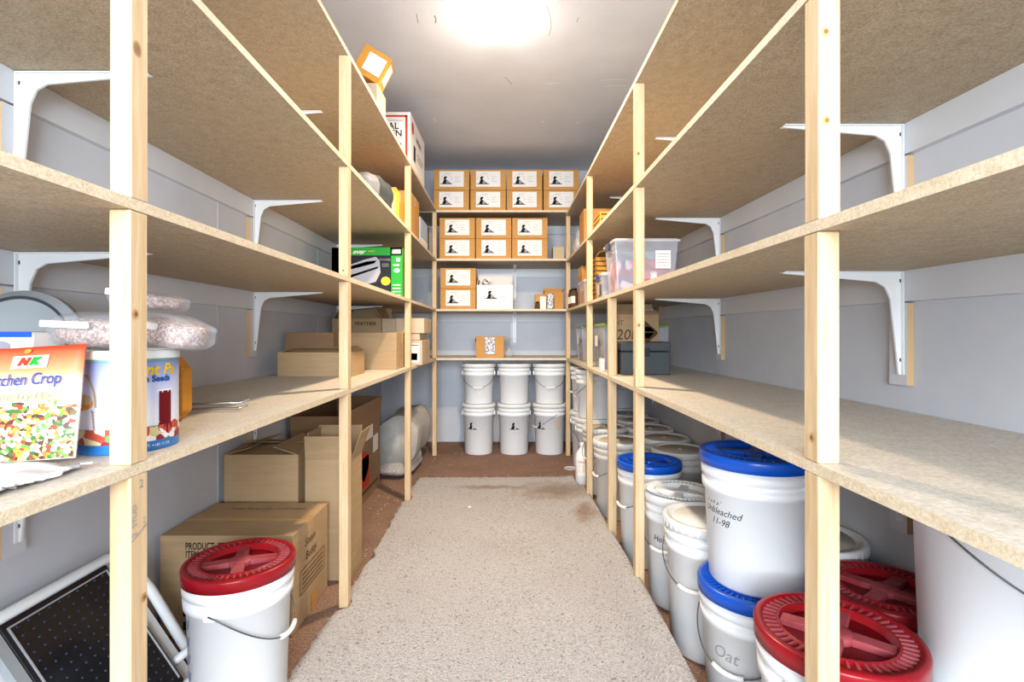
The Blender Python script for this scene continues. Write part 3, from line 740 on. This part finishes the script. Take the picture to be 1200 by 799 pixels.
# ------------------------------------------------------------------ left unit, third shelf
zt = lambda y: ztop('L', 2, y)
bag('plastic_bag', 'white plastic bag at the front of the third left shelf', -.74, 2.63, zt(2.63), .14, .15, .125, M['film'], seed=2)
bag('plastic_bag', 'black and grey crinkled bag behind the white bag on the left', -.745, 2.90, zt(2.98), .15, .30, .19, M['charcoal'], seed=5)
bag('plastic_bag', 'clear crumpled bag beside the dark bag on the third left shelf', -.725, 3.09, zt(3.09), .10, .06, .185, M['film'], seed=9)
carton('narrow yellow packet next to the crumpled bags on the left', -.80, -.675, 3.135, 3.19, zt(3.16), zt(3.16)+.175, 'yellow', tape=False, name='yellow_packet', cat='packet')
carton('orange-brown carton against the third left post, third shelf', -1.02, -.70, 3.21, 3.43, zt(3.3), zt(3.3)+.22, 'card_orange')
carton('tall brown carton past the third left post, third shelf', -1.05, -.695, 3.66, 4.02, zt(3.8), zt(3.8)+.33, 'card_warm')
pbx = carton('pale blue box beyond the tall brown carton, third left shelf', -1.02, -.69, 4.05, 4.40, zt(4.2), zt(4.2)+.235, 'pale_blue', tape=False, name='pale_box')
k = Marks(right(.165)); k.rect(-.17, .17, .01, .08, 0); k.rect(-.17, .17, .085, .088, 1); k.build('label', [M['paper'], M['ink_grey']], pbx)
carton('black binder box at the far end of the third left shelf', -1.0, -.69, 4.43, 4.52, zt(4.47), zt(4.47)+.24, 'charcoal', tape=False, name='binder')
carton('grey box at the far end of the third left shelf', -1.0, -.69, 4.54, 4.66, zt(4.6), zt(4.6)+.22, 'grey_plastic', tape=False, name='grey_box')
# ------------------------------------------------------------------ left unit, second shelf: shredder carton
y0 = 3.05
zs = ztop('L', 1, 3.4)
gx = carton('green and black printed appliance carton on the second left shelf', -1.165, -.700, 3.39, 3.74, zs+.001, zs+.338, 'green', tape=False, name='appliance_box')
hx, hy = .2325, .175
k = Marks(front(hy))
k.rect(-hx, -hx+.05, 0, .30, 0).rect(-hx, .16, 0, .285, 0).rect(.155, hx, 0, .337, 1).rect(-hx, hx, .285, .337, 1).rect(-hx, -.15, .24, .337, 0)
k.build('front_print', [M['black'], M['green']], gx)
k2 = Marks(lambda u, v: (u, -hy-.0024, v))
k2.poly([(-.17, .10), (-.17, .20), (-.02, .255), (.06, .275), (.085, .25), (.09, .17), (.06, .11), (-.05, .08)], 0)
k2.poly([(-.17, .115), (.075, .20), (.075, .212), (-.17, .135)], 1).poly([(-.17, .175), (.05, .232), (.065, .252), (.0, .245), (-.17, .195)], 1)
k2.text('ever', -.055, .308, .045, 2, .4, .0012).text('POWER', .12, .255, .022, 3).rect(.10, .145, .225, .229, 3).rect(.10, .145, .212, .216, 3)
k2.disc(.125, .115, .033, .030, 4, 8).rect(.175, .215, .215, .225, 2).rect(.195, .22, .245, .268, 2).disc(.198, .185, .020, .014, 2)
k2.rect(.165, .225, .295, .325, 0)
for i in range(4): k2.rect(.17, .222, .02+.022*i, .026+.022*i, 2)
k2.text('SHRED', .03, .312, .016, 4)
k2.build('front_picture', [M['silver'], M['black'], M['paper'], M['ink_grey'], M['yellow']], gx)

# ------------------------------------------------------------------ left unit, lowest shelf: boxes
zL = .899
zb = lambda y: ztop('L', 0, y)
carton('low open tan carton on the lowest left shelf, nearest the post', -1.215, -.82, 2.70, 2.93, zL, zL+.128, 'card', flaps=[('b', .05, -1.1), ('f', .09, -1.45), ('l', .05, -1.3), ('r', .05, -.9)])
carton('brown carton against the left wall, behind the low open one', -1.29, -1.01, 2.965, 3.18, zL, zL+.232, 'card_dull')
carton('large pale carton behind the low open one, against the third left post', -1.04, -.70, 3.22, 3.60, zL, zL+.232, 'card')
ft = carton('open carton marked FEATHER at the back of the lowest left shelf', -1.27, -.92, 3.72, 4.05, zL, zL+.335, 'card', flaps=[('b', .09, .2), ('l', .10, -.55), ('r', .10, -.5)])
k = Marks(front(.165)); k.text('FEATHER', .062, .297, .038, 0, 0, .0008); k.build('print', [M['card_dark']], ft)
carton('faded pale carton right of the feather carton', -.915, -.805, 3.72, 3.98, zL, zL+.335, 'card_pale')
h1 = carton('bottom pale labelled box of three stacked at the front edge, lowest left shelf', -.80, -.612, 3.66, 4.02, zL, zL+.178, 'card_pale')
k = Marks(front(.18)); k.rect(-.03, .075, .02, .155, 0).rect(-.02, .07, .14, .146, 1).rect(.01, .06, .035, .085, 1).text('B', .038, .06, .04, 0, 0, .002); k.build('label', [M['paper'], M['ink']], h1)
carton('thin middle box of three stacked at the front edge, lowest left shelf', -.80, -.630, 3.665, 3.98, zL+.180, zL+.225, 'card_pale')
carton('topmost box of three stacked at the front edge, lowest left shelf', -.80, -.598, 3.66, 4.0, zL+.228, zL+.335, 'card_pale')

# seed tin
tin = thing('seed_tin', 'large printed tin of garden seeds on the lowest left shelf', 'tin', (-.772, 1.045, zL+G))
MB().lathe([(.001, 0), (.0845, 0), (.085, .002), (.085, .182), (.0845, .184)], 64).build('can', M['tin'], tin)
MB().lathe([(.0865, .180), (.0870, .183), (.0870, .195), (.080, .197), (.078, .193), (.001, .193)], 64).build('plastic_lid', M['white_lid'], tin)
a0 = .636
k = Marks(cyl(.085, a0))
k.rect(-.135, .115, .019, .048, 4, 24)                                       # produce band
k.poly([(-.112+.0, .040), (-.105, .085), (-.060, .085), (-.055, .040)], 2)      # basket
for i in range(7): k.stroke([(-.110, .045+.006*i), (-.057, .045+.006*i)], .0015, 5)
k.disc(-.085, .098, .026, .014, 3).disc(-.080, .104, .018, .010, 5)
pts = [(-.105+.025*(1-math.cos(t)), .09+.060*math.sin(t)) for t in [PI*i/12 for i in range(13)]]
k.stroke(pts, .004, 2)
k.rect(.050, .078, .055, .115, 6, 3).rect(.047, .081, .112, .118, 7, 3).disc(.064, .045, .016, .016, 6).disc(.090, .04, .012, .014, 8)
k.text('ent Pa', .048, .158, .030, 1, .25, .001).text('Garden Seeds', .028, .140, .0165, 0, 0, .0008)
k.rect(-.135, .135, .1745, .1755, 9, 24); k.text('NET WT. 4 LBS 12 OZ', .04, .010, .007, 7)
k.build('label_print', [M['ink_blue'], M['yellow'], M['card'], M['card_orange'], M['fruit'], M['card_pale'], M['red_deep'], M['paper'], M['ink_red'], M['green']], tin)
# bags of granules lying on the tin
def slump(name, label, x, y, z, L, Wd, Hh, rz, tilt, seed):
    r = thing(name, label, 'bag', (x, y, z), rz)
    o = bag('filling', None, 0, 0, .002, L*.82, Wd*.8, Hh*.8, M['granules'], seed=seed, parent=r, amp=.10); o.rotation_euler.y = tilt
    f = bag('film', None, 0, 0, -.001, L, Wd, Hh, M['film'], seed=seed+1, parent=r, amp=.12); f.rotation_euler.y = tilt
    T = Matrix.Rotation(tilt, 4, 'Y')
    MB().box(-L*.40, L*.10, -Wd*.54, -Wd*.54+.010, Hh*.52, Hh*.52+.014, 0, T).build('zip_strip', M['white_lid'], r, .003, 2)
    return r
zT = zL+.200
slump('resealable_bag', 'clear zip bag of brown granules on the left of the seed tin top', -.845, 1.06, zT, .17, .13, .075, .15, .05, 3)
slump('resealable_bag', 'clear zip bag of brown granules slumped on the right of the tin top', -.705, 1.07, zT+.003, .15, .13, .070, -.1, .20, 6)
slump('resealable_bag', 'grey-tinted zip bag resting across the other two bags', -.77, 1.10, zT+.082, .15, .10, .040, .1, .12, 11)
# wicker / slatted basket behind
wk = thing('wooden_tray', 'octagonal orange-brown wooden tray standing behind the seed tin', 'tray', (-1.0, 1.40, zL+G))
MB().prism([(-.16, .025), (-.135, 0), (.135, 0), (.16, .025), (.16, .135), (.135, .165), (-.135, .165), (-.16, .135)], Matrix.Translation((0, -.08, 0)), .045).build('board', M['card_orange'], wk, .003)
q = MB()
for i in range(7): q.box(-.162, .162, -.083, -.080, .018+.02*i, .022+.02*i)
q.build('weave', M['card_warm'], wk)
# tongs
tg = MB()
for d, zz in ((0, .010), (.018, .024)): tg.tube([(-.11, d*.2, zz), (0, d*.6, zz), (.06, d, zz-.002), (.085, d*1.2, zz+.006)], .0035, 8)
tg.box(-.115, -.105, -.004, .008, .006, .028)
o = tag(tg.build('serving_tongs', M['steel']), 'silver tongs poking out beside the wooden basket', 'tongs'); o.location = (-.855, 1.50, zL); o.rotation_euler.z = .25
MB().box(-.17, -.08, 1.40, 1.43, 0, .001)
# round lid standing against bracket
rl = thing('round_lid', 'big round grey plastic lid standing up at the left frame edge', 'lid', (-1.19, 1.235, zL+.001))
T = Matrix.Translation((0, 0, .166)) @ Matrix.Rotation(-.16, 4, 'X') @ Matrix.Rotation(PI/2, 4, 'X')
MB().lathe([(.001, .0), (.135, .0), (.140, .008), (.150, .010), (.150, .0), (.1645, .0), (.1645, -.022), (.158, -.022), (.158, -.006), (.001, -.006)], 72, T=T).build('disc', M['grey_plastic'], rl)
MB().lathe([(.141, .0085), (.144, .0108), (.149, .0105)], 72, T=T, close=False).build('gasket', M['charcoal'], rl)
MB().lathe([(.008, .0), (.006, .004), (.001, .004)], 16, T=T).build('nub', M['grey_plastic'], rl)
rl.location.z += .006
# dark tub between
carton('small dark blue plastic tub behind the seed packet', -1.115, -.985, 1.08, 1.185, zL, zL+.215, 'navy', tape=False, name='plastic_tub', cat='tub')
# white carton with blue top
wc = carton('white carton with blue top edge behind the seed packet', -1.075, -.915, .985, 1.06, zL, zL+.232, 'paper', tape=False, name='white_carton')
k = Marks(front(.0375)); k.rect(-.08, .08, .222, .232, 0).rect(-.08, .05, .16, .195, 1).disc(.02, .205, .02, .010, 2); k.rect(-.08, .08, .10, .155, 1); k.build('front_print', [M['blue'], M['card_orange'], M['ink_grey']], wc)
# seed packet
sp = thing('seed_packet', 'large orange-topped kitchen crop seed packet with vegetables printed', 'packet', (-.850, .878, zL+.001), .06); sp.scale = (1, 1, .87)
T = Matrix.Rotation(-.20, 4, 'X') @ Matrix.Translation((-.102, 0, 0)) @ Matrix.Rotation(-.07, 4, 'Y') @ Matrix.Translation((.102, 0, 0))
def pil(u, v, off):
    e = max(0, 1-(abs(u)/.102)**4)*max(0, 1-(abs(v-.115)/.117)**4)
    return T @ Vector((u, -(.002+.012*e)-off if off >= 0 else .002+.008*e, v))
mb = MB(); nu, nv = 14, 16; vs = []; fs = []
for sgn in (0, -1):
    for j in range(nv+1):
        for i in range(nu+1): vs.append(pil(-.102+.204*i/nu, .002+.230*j/nv, sgn))
W2 = nu+1; o2 = (nu+1)*(nv+1)
for j in range(nv):
    for i in range(nu):
        a = j*W2+i; fs.append((a, a+1, a+1+W2, a+W2)); fs.append((a+o2+W2, a+o2+1+W2, a+o2+1, a+o2))
for j in range(nv):
    for i in (0, nu): a = j*W2+i; fs.append((a, a+W2, a+W2+o2, a+o2))
for i in range(nu):
    for j in (0, nv): a = j*W2+i; fs.append((a, a+1, a+1+o2, a+o2))
mb.add(vs, fs, 0, True); mb.build('pouch', M['packet'], sp)
k = Marks(lambda u, v: pil(u, v, .0015))
for j in range(8):
    for i in range(14): k.rect(-.1+.2*i/14, -.1+.2*(i+1)/14, .004+.014*j, .004+.014*(j+1) if j < 7 else .112+.014*math.sin(i*1.9)*.6, 0)
k.build('vegetable_picture', [M['veg']], sp)
k = Marks(lambda u, v: pil(u, v, .003))
k.disc(.02, .128, .060, .010, 3, 20); k.rect(-.010, .050, .186, .212, 1)
k.b.build('panels', [M['veg'], M['paper'], M['paper'], mat('pale_olive_print', (216,212,140))], sp, fix=False)
k = Marks(lambda u, v: pil(u, v, .0045))
k.text('Kitchen Crop', .014, .162, .034, 0, .1, .0004, 0, .66).text('Stir-Fry Mix', .02, .128, .018, 1, .1).text('N', .010, .199, .020, 2, .3, .002).text('K', .028, .199, .020, 3, .3, .002)
k.text('seeds', -.05, .145, .009, 4); k.disc(.012, .222, .006, .005, 5)
k.build('lettering', [M['ink_blue'], M['ink_grey'], M['ink_red'], M['green'], M['ink_grey'], M['card_orange']], sp)
# white lace-edged cloth
vs = []; fs = []; nn = 40; rs = random.Random(8)
for j in range(nn+1):
    for i in range(nn+1):
        u, v = i/nn, j/nn; x = -.99+.285*u; y = .56+.310*v
        if i == nn: x += rs.uniform(-.012, .006)
        x -= .02*(1-v)*u*u
        z = zL+.003+.006*(math.sin(17*u+3*v)*math.sin(13*v+2)+1)+.010*max(0, math.sin(7*v+4*u))*(1-u**4)
        vs.append((x, y+(.01*math.sin(9*u) if j in (0, nn) else 0), z))
for j in range(nn):
    for i in range(nn): a = j*(nn+1)+i; fs.append((a, a+1, a+nn+2, a+nn+1))
o = MB().add(vs, fs, 0, True).build('paper_towel', dusty('soft_white_fabric', (232,232,238), (244,244,248)), None)
so = o.modifiers.new('s', 'SOLIDIFY'); so.thickness = .003; so.offset = -1
tag(o, 'crumpled white paper towel in front of the seed packet', 'paper towel')

# ------------------------------------------------------------------ left floor: cartons
pc = carton('big tan carton printed PRODUCT STEAM behind the red-lidded bucket', -1.295, -.800, 1.905, 2.275, 0, .375, 'card')
hx, hy = .2475, .185
k = Marks(front(hy)); 
for i, t_ in enumerate(('PRODUCT: STEAM', 'ITEM: 99630', 'CASE QTY: 4', 'COLOR: WHITE')):
    vs_, _ = glyphs(t_, .036); wd = max(v[0] for v in vs_)-min(v[0] for v in vs_)
    k.text(t_, -.150+wd*.32, .335-.031*i, .036, 0, 0, .0006, 0, .64)
k.rect(-.16, -.10, .075, .14, 0).rect(-.16, -.10, .025, .055, 0); k.disc(-.13, .108, .012, .018, 1)
k.build('front_print', [M['ink'], M['card']], pc)
k = Marks(right(hx)); k.text('Steam', -.02, .30, .045, 0, .2).text('Buddy', -.01, .245, .045, 0, .2)
for i in range(4): k.rect(-.10, .12, .13+.018*i, .134+.018*i, 0)
for q in ((-.12, .14, .115, .118), (-.12, .14, .205, .208), (-.12, -.117, .115, .208), (.137, .14, .115, .208)): k.rect(*q, 0)
k.rect(-.01, .05, .0, .07, 1)
k.build('side_print', [M['card_dark'], M['card_warm']], pc)
k = Marks(topf(.375)); k.text('THIS SIDE UP  THIS END', .02, .10, .03, 0, .2); k.build('top_print', [M['card_dark']], pc)
mb = MB(); mb.box(-.2475, .2475, -.18, -.01, .3765, .3800, 0, Matrix.Translation((0, 0, 0))); 
c2 = carton('closed tan carton with lifted lid flaps by the left wall, behind the printed one', -1.292, -.955, 2.33, 2.66, 0, .575, 'card', flaps=[('f', .165, -1.50), ('b', .165, -1.42), ('l', .12, -1.3), ('r', .12, -1.25)])
k = Marks(right(.1685)); k.stroke([(-.10, .02), (-.06, .15), (-.09, .25), (-.03, .38), (-.06, .5)], .02, 0); k.build('torn_edge', [M['card_dark']], c2)
c3 = carton('tall narrow open carton with raised flaps behind the second left post', -.925, -.712, 2.335, 2.50, 0, .555, 'card', flaps=[('f', .105, .10), ('b', .125, .05), ('r', .13, .35), ('l', .12, -.1)])
c4 = carton('large open carton with red print and white labels on its side', -1.28, -.955, 3.02, 3.82, 0, .50, 'card_dull', flaps=[('f', .14, .12), ('b', .16, .05), ('r', .165, .10), ('l', .16, 0)], inner='card_dark')
k = Marks(right(.1625)); k.rect(.02, .20, .40, .49, 1).rect(.20, .34, .28, .40, 1)
k.disc(-.02, .25, .12, .09, 0).rect(-.13, .10, .10, .30, 0).disc(-.02, .20, .05, .06, 2).rect(-.30, .34, .06, .075, 3)
k.build('side_print', [M['ink_red'], M['paper'], M['card_dull'], M['card_dark']], c4)
MB().box(-.10, .10, -.4025, -.4012, .42, .45).build('hand_slot', M['card_dark'], c4)
# rolled carpet remnant near the back left post
rc = thing('rolled_carpet', 'folded grey carpet remnant on the floor behind the third left post', 'carpet roll', (-.875, 3.98, G))
mb = MB(); vs = []; fs = []; n1, n2 = 36, 14
for j in range(n2+1):
    y = .72*j/n2
    for i in range(n1):
        a = 2*PI*i/n1; cx_, sx_ = math.cos(a), math.sin(a)
        x = .165*math.copysign(abs(cx_)**.75, cx_)+.01*math.sin(3*y*4+a); z = .265+.205*math.copysign(abs(sx_)**.8, sx_)+.012*math.sin(5*a+y*3)
        x += .10*(z-.3); vs.append((x, y+.008*math.sin(a*2), max(z, .07)))
for j in range(n2):
    for i in range(n1): fs.append((j*n1+i, j*n1+(i+1) % n1, (j+1)*n1+(i+1) % n1, (j+1)*n1+i))
fs.append(tuple(range(n1))[::-1]); fs.append(tuple(n2*n1+i for i in range(n1)))
mb.add(vs, fs, 0, True); mb.build('backing', dusty('woven_carpet_backing', (176,176,172), (196,194,188)), rc)
sm = bag('shag_pile', None, -.03, .30, -G, .34, .70, .15, M['shag'], seed=4, parent=rc, amp=.12)

# folding step ladder with white frame and black treads, leaning at the left wall
ld = thing('folding_ladder', 'white-framed folding step ladder with black dimpled treads, leaning on the left wall', 'ladder', (-1.27, 1.30, G))
# plane running from the wall (z=.405) down to the floor at x=-1.0
A = Vector((0, 0, .402)); B = Vector((.265, 0, .012)); D = (B-A); Ln = D.length; D.normalize()
Nn = Vector((-D.z, 0, D.x)); 
if Nn.z < 0: Nn = -Nn
def LT(y): 
    Mx = Matrix((( D.x, 0, Nn.x, A.x), (D.y, 1, Nn.y, y), (D.z, 0, Nn.z, A.z), (0, 0, 0, 1))); return Mx
MB().box(.0, Ln-.004, -.55, .36, -.010, -.004, 0, LT(0)).build('back_panel', M['bracket'], ld, .002)
for (u0, u1) in ((-.045, .295), (-.46, -.17)):
    tr = MB().box(.004, Ln-.03, u0, u1, 0, .022, 0, LT(0)).build('tread', M['black'], ld, .006, 2)
    q = MB()
    for i in range(16):
        for jj in range(10):
            x_, y_ = .03+i*(Ln-.09)/15, u0+.035+jj*(u1-u0-.07)/9
            q.lathe([(.0040, .0), (.003, .0016), (.0005, .002)], 6, 0, T=LT(0) @ Matrix.Translation((x_, y_, .022)), close=False)
    q.build('dimples', M['navy'], tr)
    MB().box(.02, Ln-.05, u0+.012, u0+.016, .022, .025, 0, LT(0)).box(.02, Ln-.05, u1-.016, u1-.012, .022, .025, 0, LT(0)).box(.02, .024, u0+.016, u1-.016, .022, .025, 0, LT(0)).build('edge_line', M['silver'], tr)
    MB().box(.0, Ln-.02, u0-.030, u0-.002, -.002, .018, 0, LT(0)).build('side_channel', M['grey_plastic'], tr)
MB().tube([(0, -.60, .415), (0, .32, .415), (.012, .375, .400), (.09, .39, .285), (.235, .40, .03)], .016, 12).build('frame_rail', M['bracket'], ld)
MB().tube([(.20, .30, .08), (.262, .42, .115)], .013, 12).tube([(.225, .31, .02), (.27, .34, .02)], .013, 12).build('cross_bar', M['bracket'], ld)

# ------------------------------------------------------------------ right unit, lowest shelf
zR = lambda y: ztop('R', 0, y)+.001
def tub(label, x0, x1, y0, y1, z0, h, lid='green_lid', junk='junk_dark', name='storage_tub', latch=None, lidh=.02):
    cx, cy = (x0+x1)/2, (y0+y1)/2; hx, hy = (x1-x0)/2, (y1-y0)/2
    r = thing(name, label, 'storage tub', (cx, cy, z0+G)); ta = .88
    def ring(s, z): return [(-hx*s, -hy*s, z), (hx*s, -hy*s, z), (hx*s, hy*s, z), (-hx*s, hy*s, z)]
    b = MB(); b.add(ring(ta-.04, 0)+ring(.97-.02, h-lidh), [(3,2,1,0), (0,1,5,4), (1,2,6,5), (2,3,7,6), (3,0,4,7)], 0)
    o = b.build('body', M['clear'], r, .008, 3)
    c_ = MB(); c_.add(ring(ta-.09, .006)+ring(ta-.05, h*.62), [(3,2,1,0), (4,5,6,7), (0,1,5,4), (1,2,6,5), (2,3,7,6), (3,0,4,7)], 0)
    c_.build('contents', M[junk], r, .01, 2)
    l = MB().box(-hx, hx, -hy, hy, h-lidh, h-lidh*.35).box(-hx*.93, hx*.93, -hy*.93, hy*.93, h-lidh*.35, h)
    l.build('lid', M[lid], r, .006, 3)
    if latch: MB().box(-hx-.008, -hx+.004, -hy*.35, hy*.35, h-lidh-.03, h-lidh*.3).build('latch', M[latch], r, .004, 2)
    return r
t1 = tub('clear tub with green lid and purple goods nearest the back right post', .585, .83, 4.08, 4.44, zR(4.2), .288)
t2 = tub('larger clear tub with green lid on the right shelf, beyond the extra post', .585, .84, 3.17, 3.60, zR(3.3), .290)
for t_, hx, hy in ((t1, .1225, .18), (t2, .1275, .215)):
    k = Marks(lambda u, v, hx=hx, hy=hy: (-hx*.965-.004, u, v)); k.rect(-.05, .05, .14, .21, 0); k.build('label', [M['paper']], t_)
tub('clear tub with green lid behind the charcoal case, by the right wall', .90, 1.02, 3.22, 3.36, zR(3.2), .285)
ck = thing('charcoal_case', 'charcoal plastic tool case on the lowest right shelf', 'case', ((.615+.882)/2, 2.88, zR(2.8)+G))
MB().box(-.133, .133, -.105, .105, 0, .125).build('body', M['charcoal'], ck, .006, 2)
MB().box(-.135, .135, -.107, .107, .128, .178).build('lid', M['charcoal'], ck, .006, 2)
MB().box(-.14, -.1355, -.02, .02, .105, .15).box(-.02, .02, -.111, -.106, .10, .145).build('latch', M['black'], ck, .001)
cb = carton('tan carton with handwriting and black diamond print behind the charcoal case', .63, .885, 3.00, 3.155, zR(3), zR(3)+.335, 'card', flaps=[('f', .04, -.9), ('b', .07, -.2), ('r', .05, .3)])
k = Marks(front(.0775)); k.poly([(.045, .30), (.12, .235), (.12, .22), (.06, .17), (.04, .17)], 0).poly([(.035, .262), (.075, .262), (.105, .236), (.035, .236)], 1).poly([(.035, .228), (.10, .228), (.07, .195), (.035, .20)], 1)
k.text('HT', -.105, .285, .040, 0).text('20b', -.06, .215, .085, 0, .15); k.build('front_print', [M['card_dark'], M['paper']], cb)
bag('plastic_bag', 'crumpled clear bag lying on the handwritten tan carton', .815, 3.075, zR(3)+.342, .13, .10, .04, M['film'], seed=12)
MB().box(0, .1, 0, .1, 0, .1)
wp = MB().box(-.009, .009, -.06, .06, 0, .17); tag(wp.build('brown_board', M['card_dull'], None, .002), 'thin brown board standing beside the charcoal case', 'board').location = (.594, 2.87, zR(2.87)+G)
tc_ = MB().box(-.012, .012, -.03, .03, 0, .075); tag(tc_.build('paper_card', M['paper'], None, .002), 'small white patterned card at the shelf edge by the green-lidded tub', 'card').location = (.560, 3.05, zR(3.05)+G)

# ------------------------------------------------------------------ right unit, second shelf
zR2 = lambda y: ztop('R', 1, y)+.001
bt = tub('large clear lidded tote with pink and red goods on the second right shelf', .552, .905, 2.68, 2.96, zR2(2.7), .29, lid='clear_lid', junk='junk', name='storage_tote', latch='navy', lidh=.018)
k = Marks(lambda u, v: (u, -.140, v)); k.rect(.045, .125, .13, .225, 0)
for i in range(5): k.rect(.055, .115, .145+.015*i, .147+.015*i, 1)
k.build('label', [M['paper'], M['ink_grey']], bt)
pk = MB().box(-.035, .065, -.122, -.105, .03, .125); pk = pk.build('pink_container', M['pink'], bt, .006, 2)
k = Marks(lambda u, v: (u, -.1235, v)); k.rect(.025, .055, .075, .115, 0); k.build('tag', [M['paper']], pk)
st = tub('small clear tub with blue latch beside the large tote', .552, .70, 3.02, 3.26, zR2(3.1), .150, lid='clear_lid', junk='junk_dark', latch='navy')
k = Marks(lambda u, v: (-.0725, u, v)); k.rect(-.05, .03, .02, .09, 0); k.build('label', [M['card_pale']], st)
wv = thing('wicker_basket', 'yellow-brown wicker basket behind the small latched tub', 'basket', (.66, 3.56, zR2(3.5)+G))
MB().box(-.060, .060, -.05, .09, 0, .31).build('side', M['card_orange'], wv, .006, 2)
q = MB()
for i in range(9): q.box(-.063, -.060, -.045, .085, .02+.032*i, .028+.032*i)
for i in range(9): q.box(-.055, .055, -.053, -.050, .02+.032*i, .028+.032*i)
q.build('weave', M['card_dark'], wv)
MB().tube([(-.055, -.048, .31), (-.03, -.048, .345), (0, -.048, .352), (.03, -.048, .345), (.055, -.048, .31)], .004, 8).build('handle', M['card_orange'], wv)
carton('brown carton with peaked flaps between the far right posts', .60, .80, 4.14, 4.36, zR2(4.2), zR2(4.2)+.26, 'card_warm', flaps=[('f', .09, -.6), ('b', .09, -.5)])
for i, (x, y) in enumerate(((.575, 4.50), (.572, 4.58), (.574, 4.42))):
    jj = thing('jar', ['dark labelled jar between two others by the back right post', 'farthest dark labelled jar by the back right post', 'nearest dark labelled jar by the back right post'][i], 'jar', (x, y, zR2(y)+G), 0, 'dark jars on the second right shelf')
    MB().lathe([(.001, 0), (.028, 0), (.031, .005), (.031, .13), (.022, .15)], 24).build('glass', M['card_dark'], jj)
    MB().lathe([(.024, .15), (.024, .168), (.001, .169)], 24).build('lid', M['black'], jj)
    k = Marks(cyl(.031, -.8)); k.rect(-.03, .03, .04, .10, 0, 6); k.build('label', [M['paper']], jj)
tub('clear tub of brown goods just past the third right post', .56, .70, 3.78, 4.05, zR2(3.9), .185, lid='clear_lid', junk='card_warm')
# ------------------------------------------------------------------ right unit, third shelf
zR3 = lambda y: ztop('R', 2, y)+.001
carton('orange-brown carton on the third right shelf by the back', .575, .85, 3.86, 4.10, zR3(4), zR3(4)+.28, 'card_warm')
bag('plastic_bag', 'white crumpled bag at the shelf edge, third right shelf', .60, 4.20, zR3(4.2), .10, .14, .20, M['film'], seed=21)
bag('plastic_bag', 'grey bundled bag near the back right post, third shelf', .66, 4.44, zR3(4.44), .18, .22, .17, M['plastic_old'], seed=23)
wv2 = carton('low slatted wooden crate behind the third right post', .57, .78, 3.16, 3.40, zR3(3.3), zR3(3.3)+.10, 'card_orange', tape=False, name='wooden_crate', cat='crate')
q = MB()
for i in range(3): q.box(-.106, -.104, -.11, .11, .02+.03*i, .03+.03*i).box(-.10, .10, -.122, -.1205, .02+.03*i, .03+.03*i)
q.build('slat_gaps', M['card_dark'], wv2)
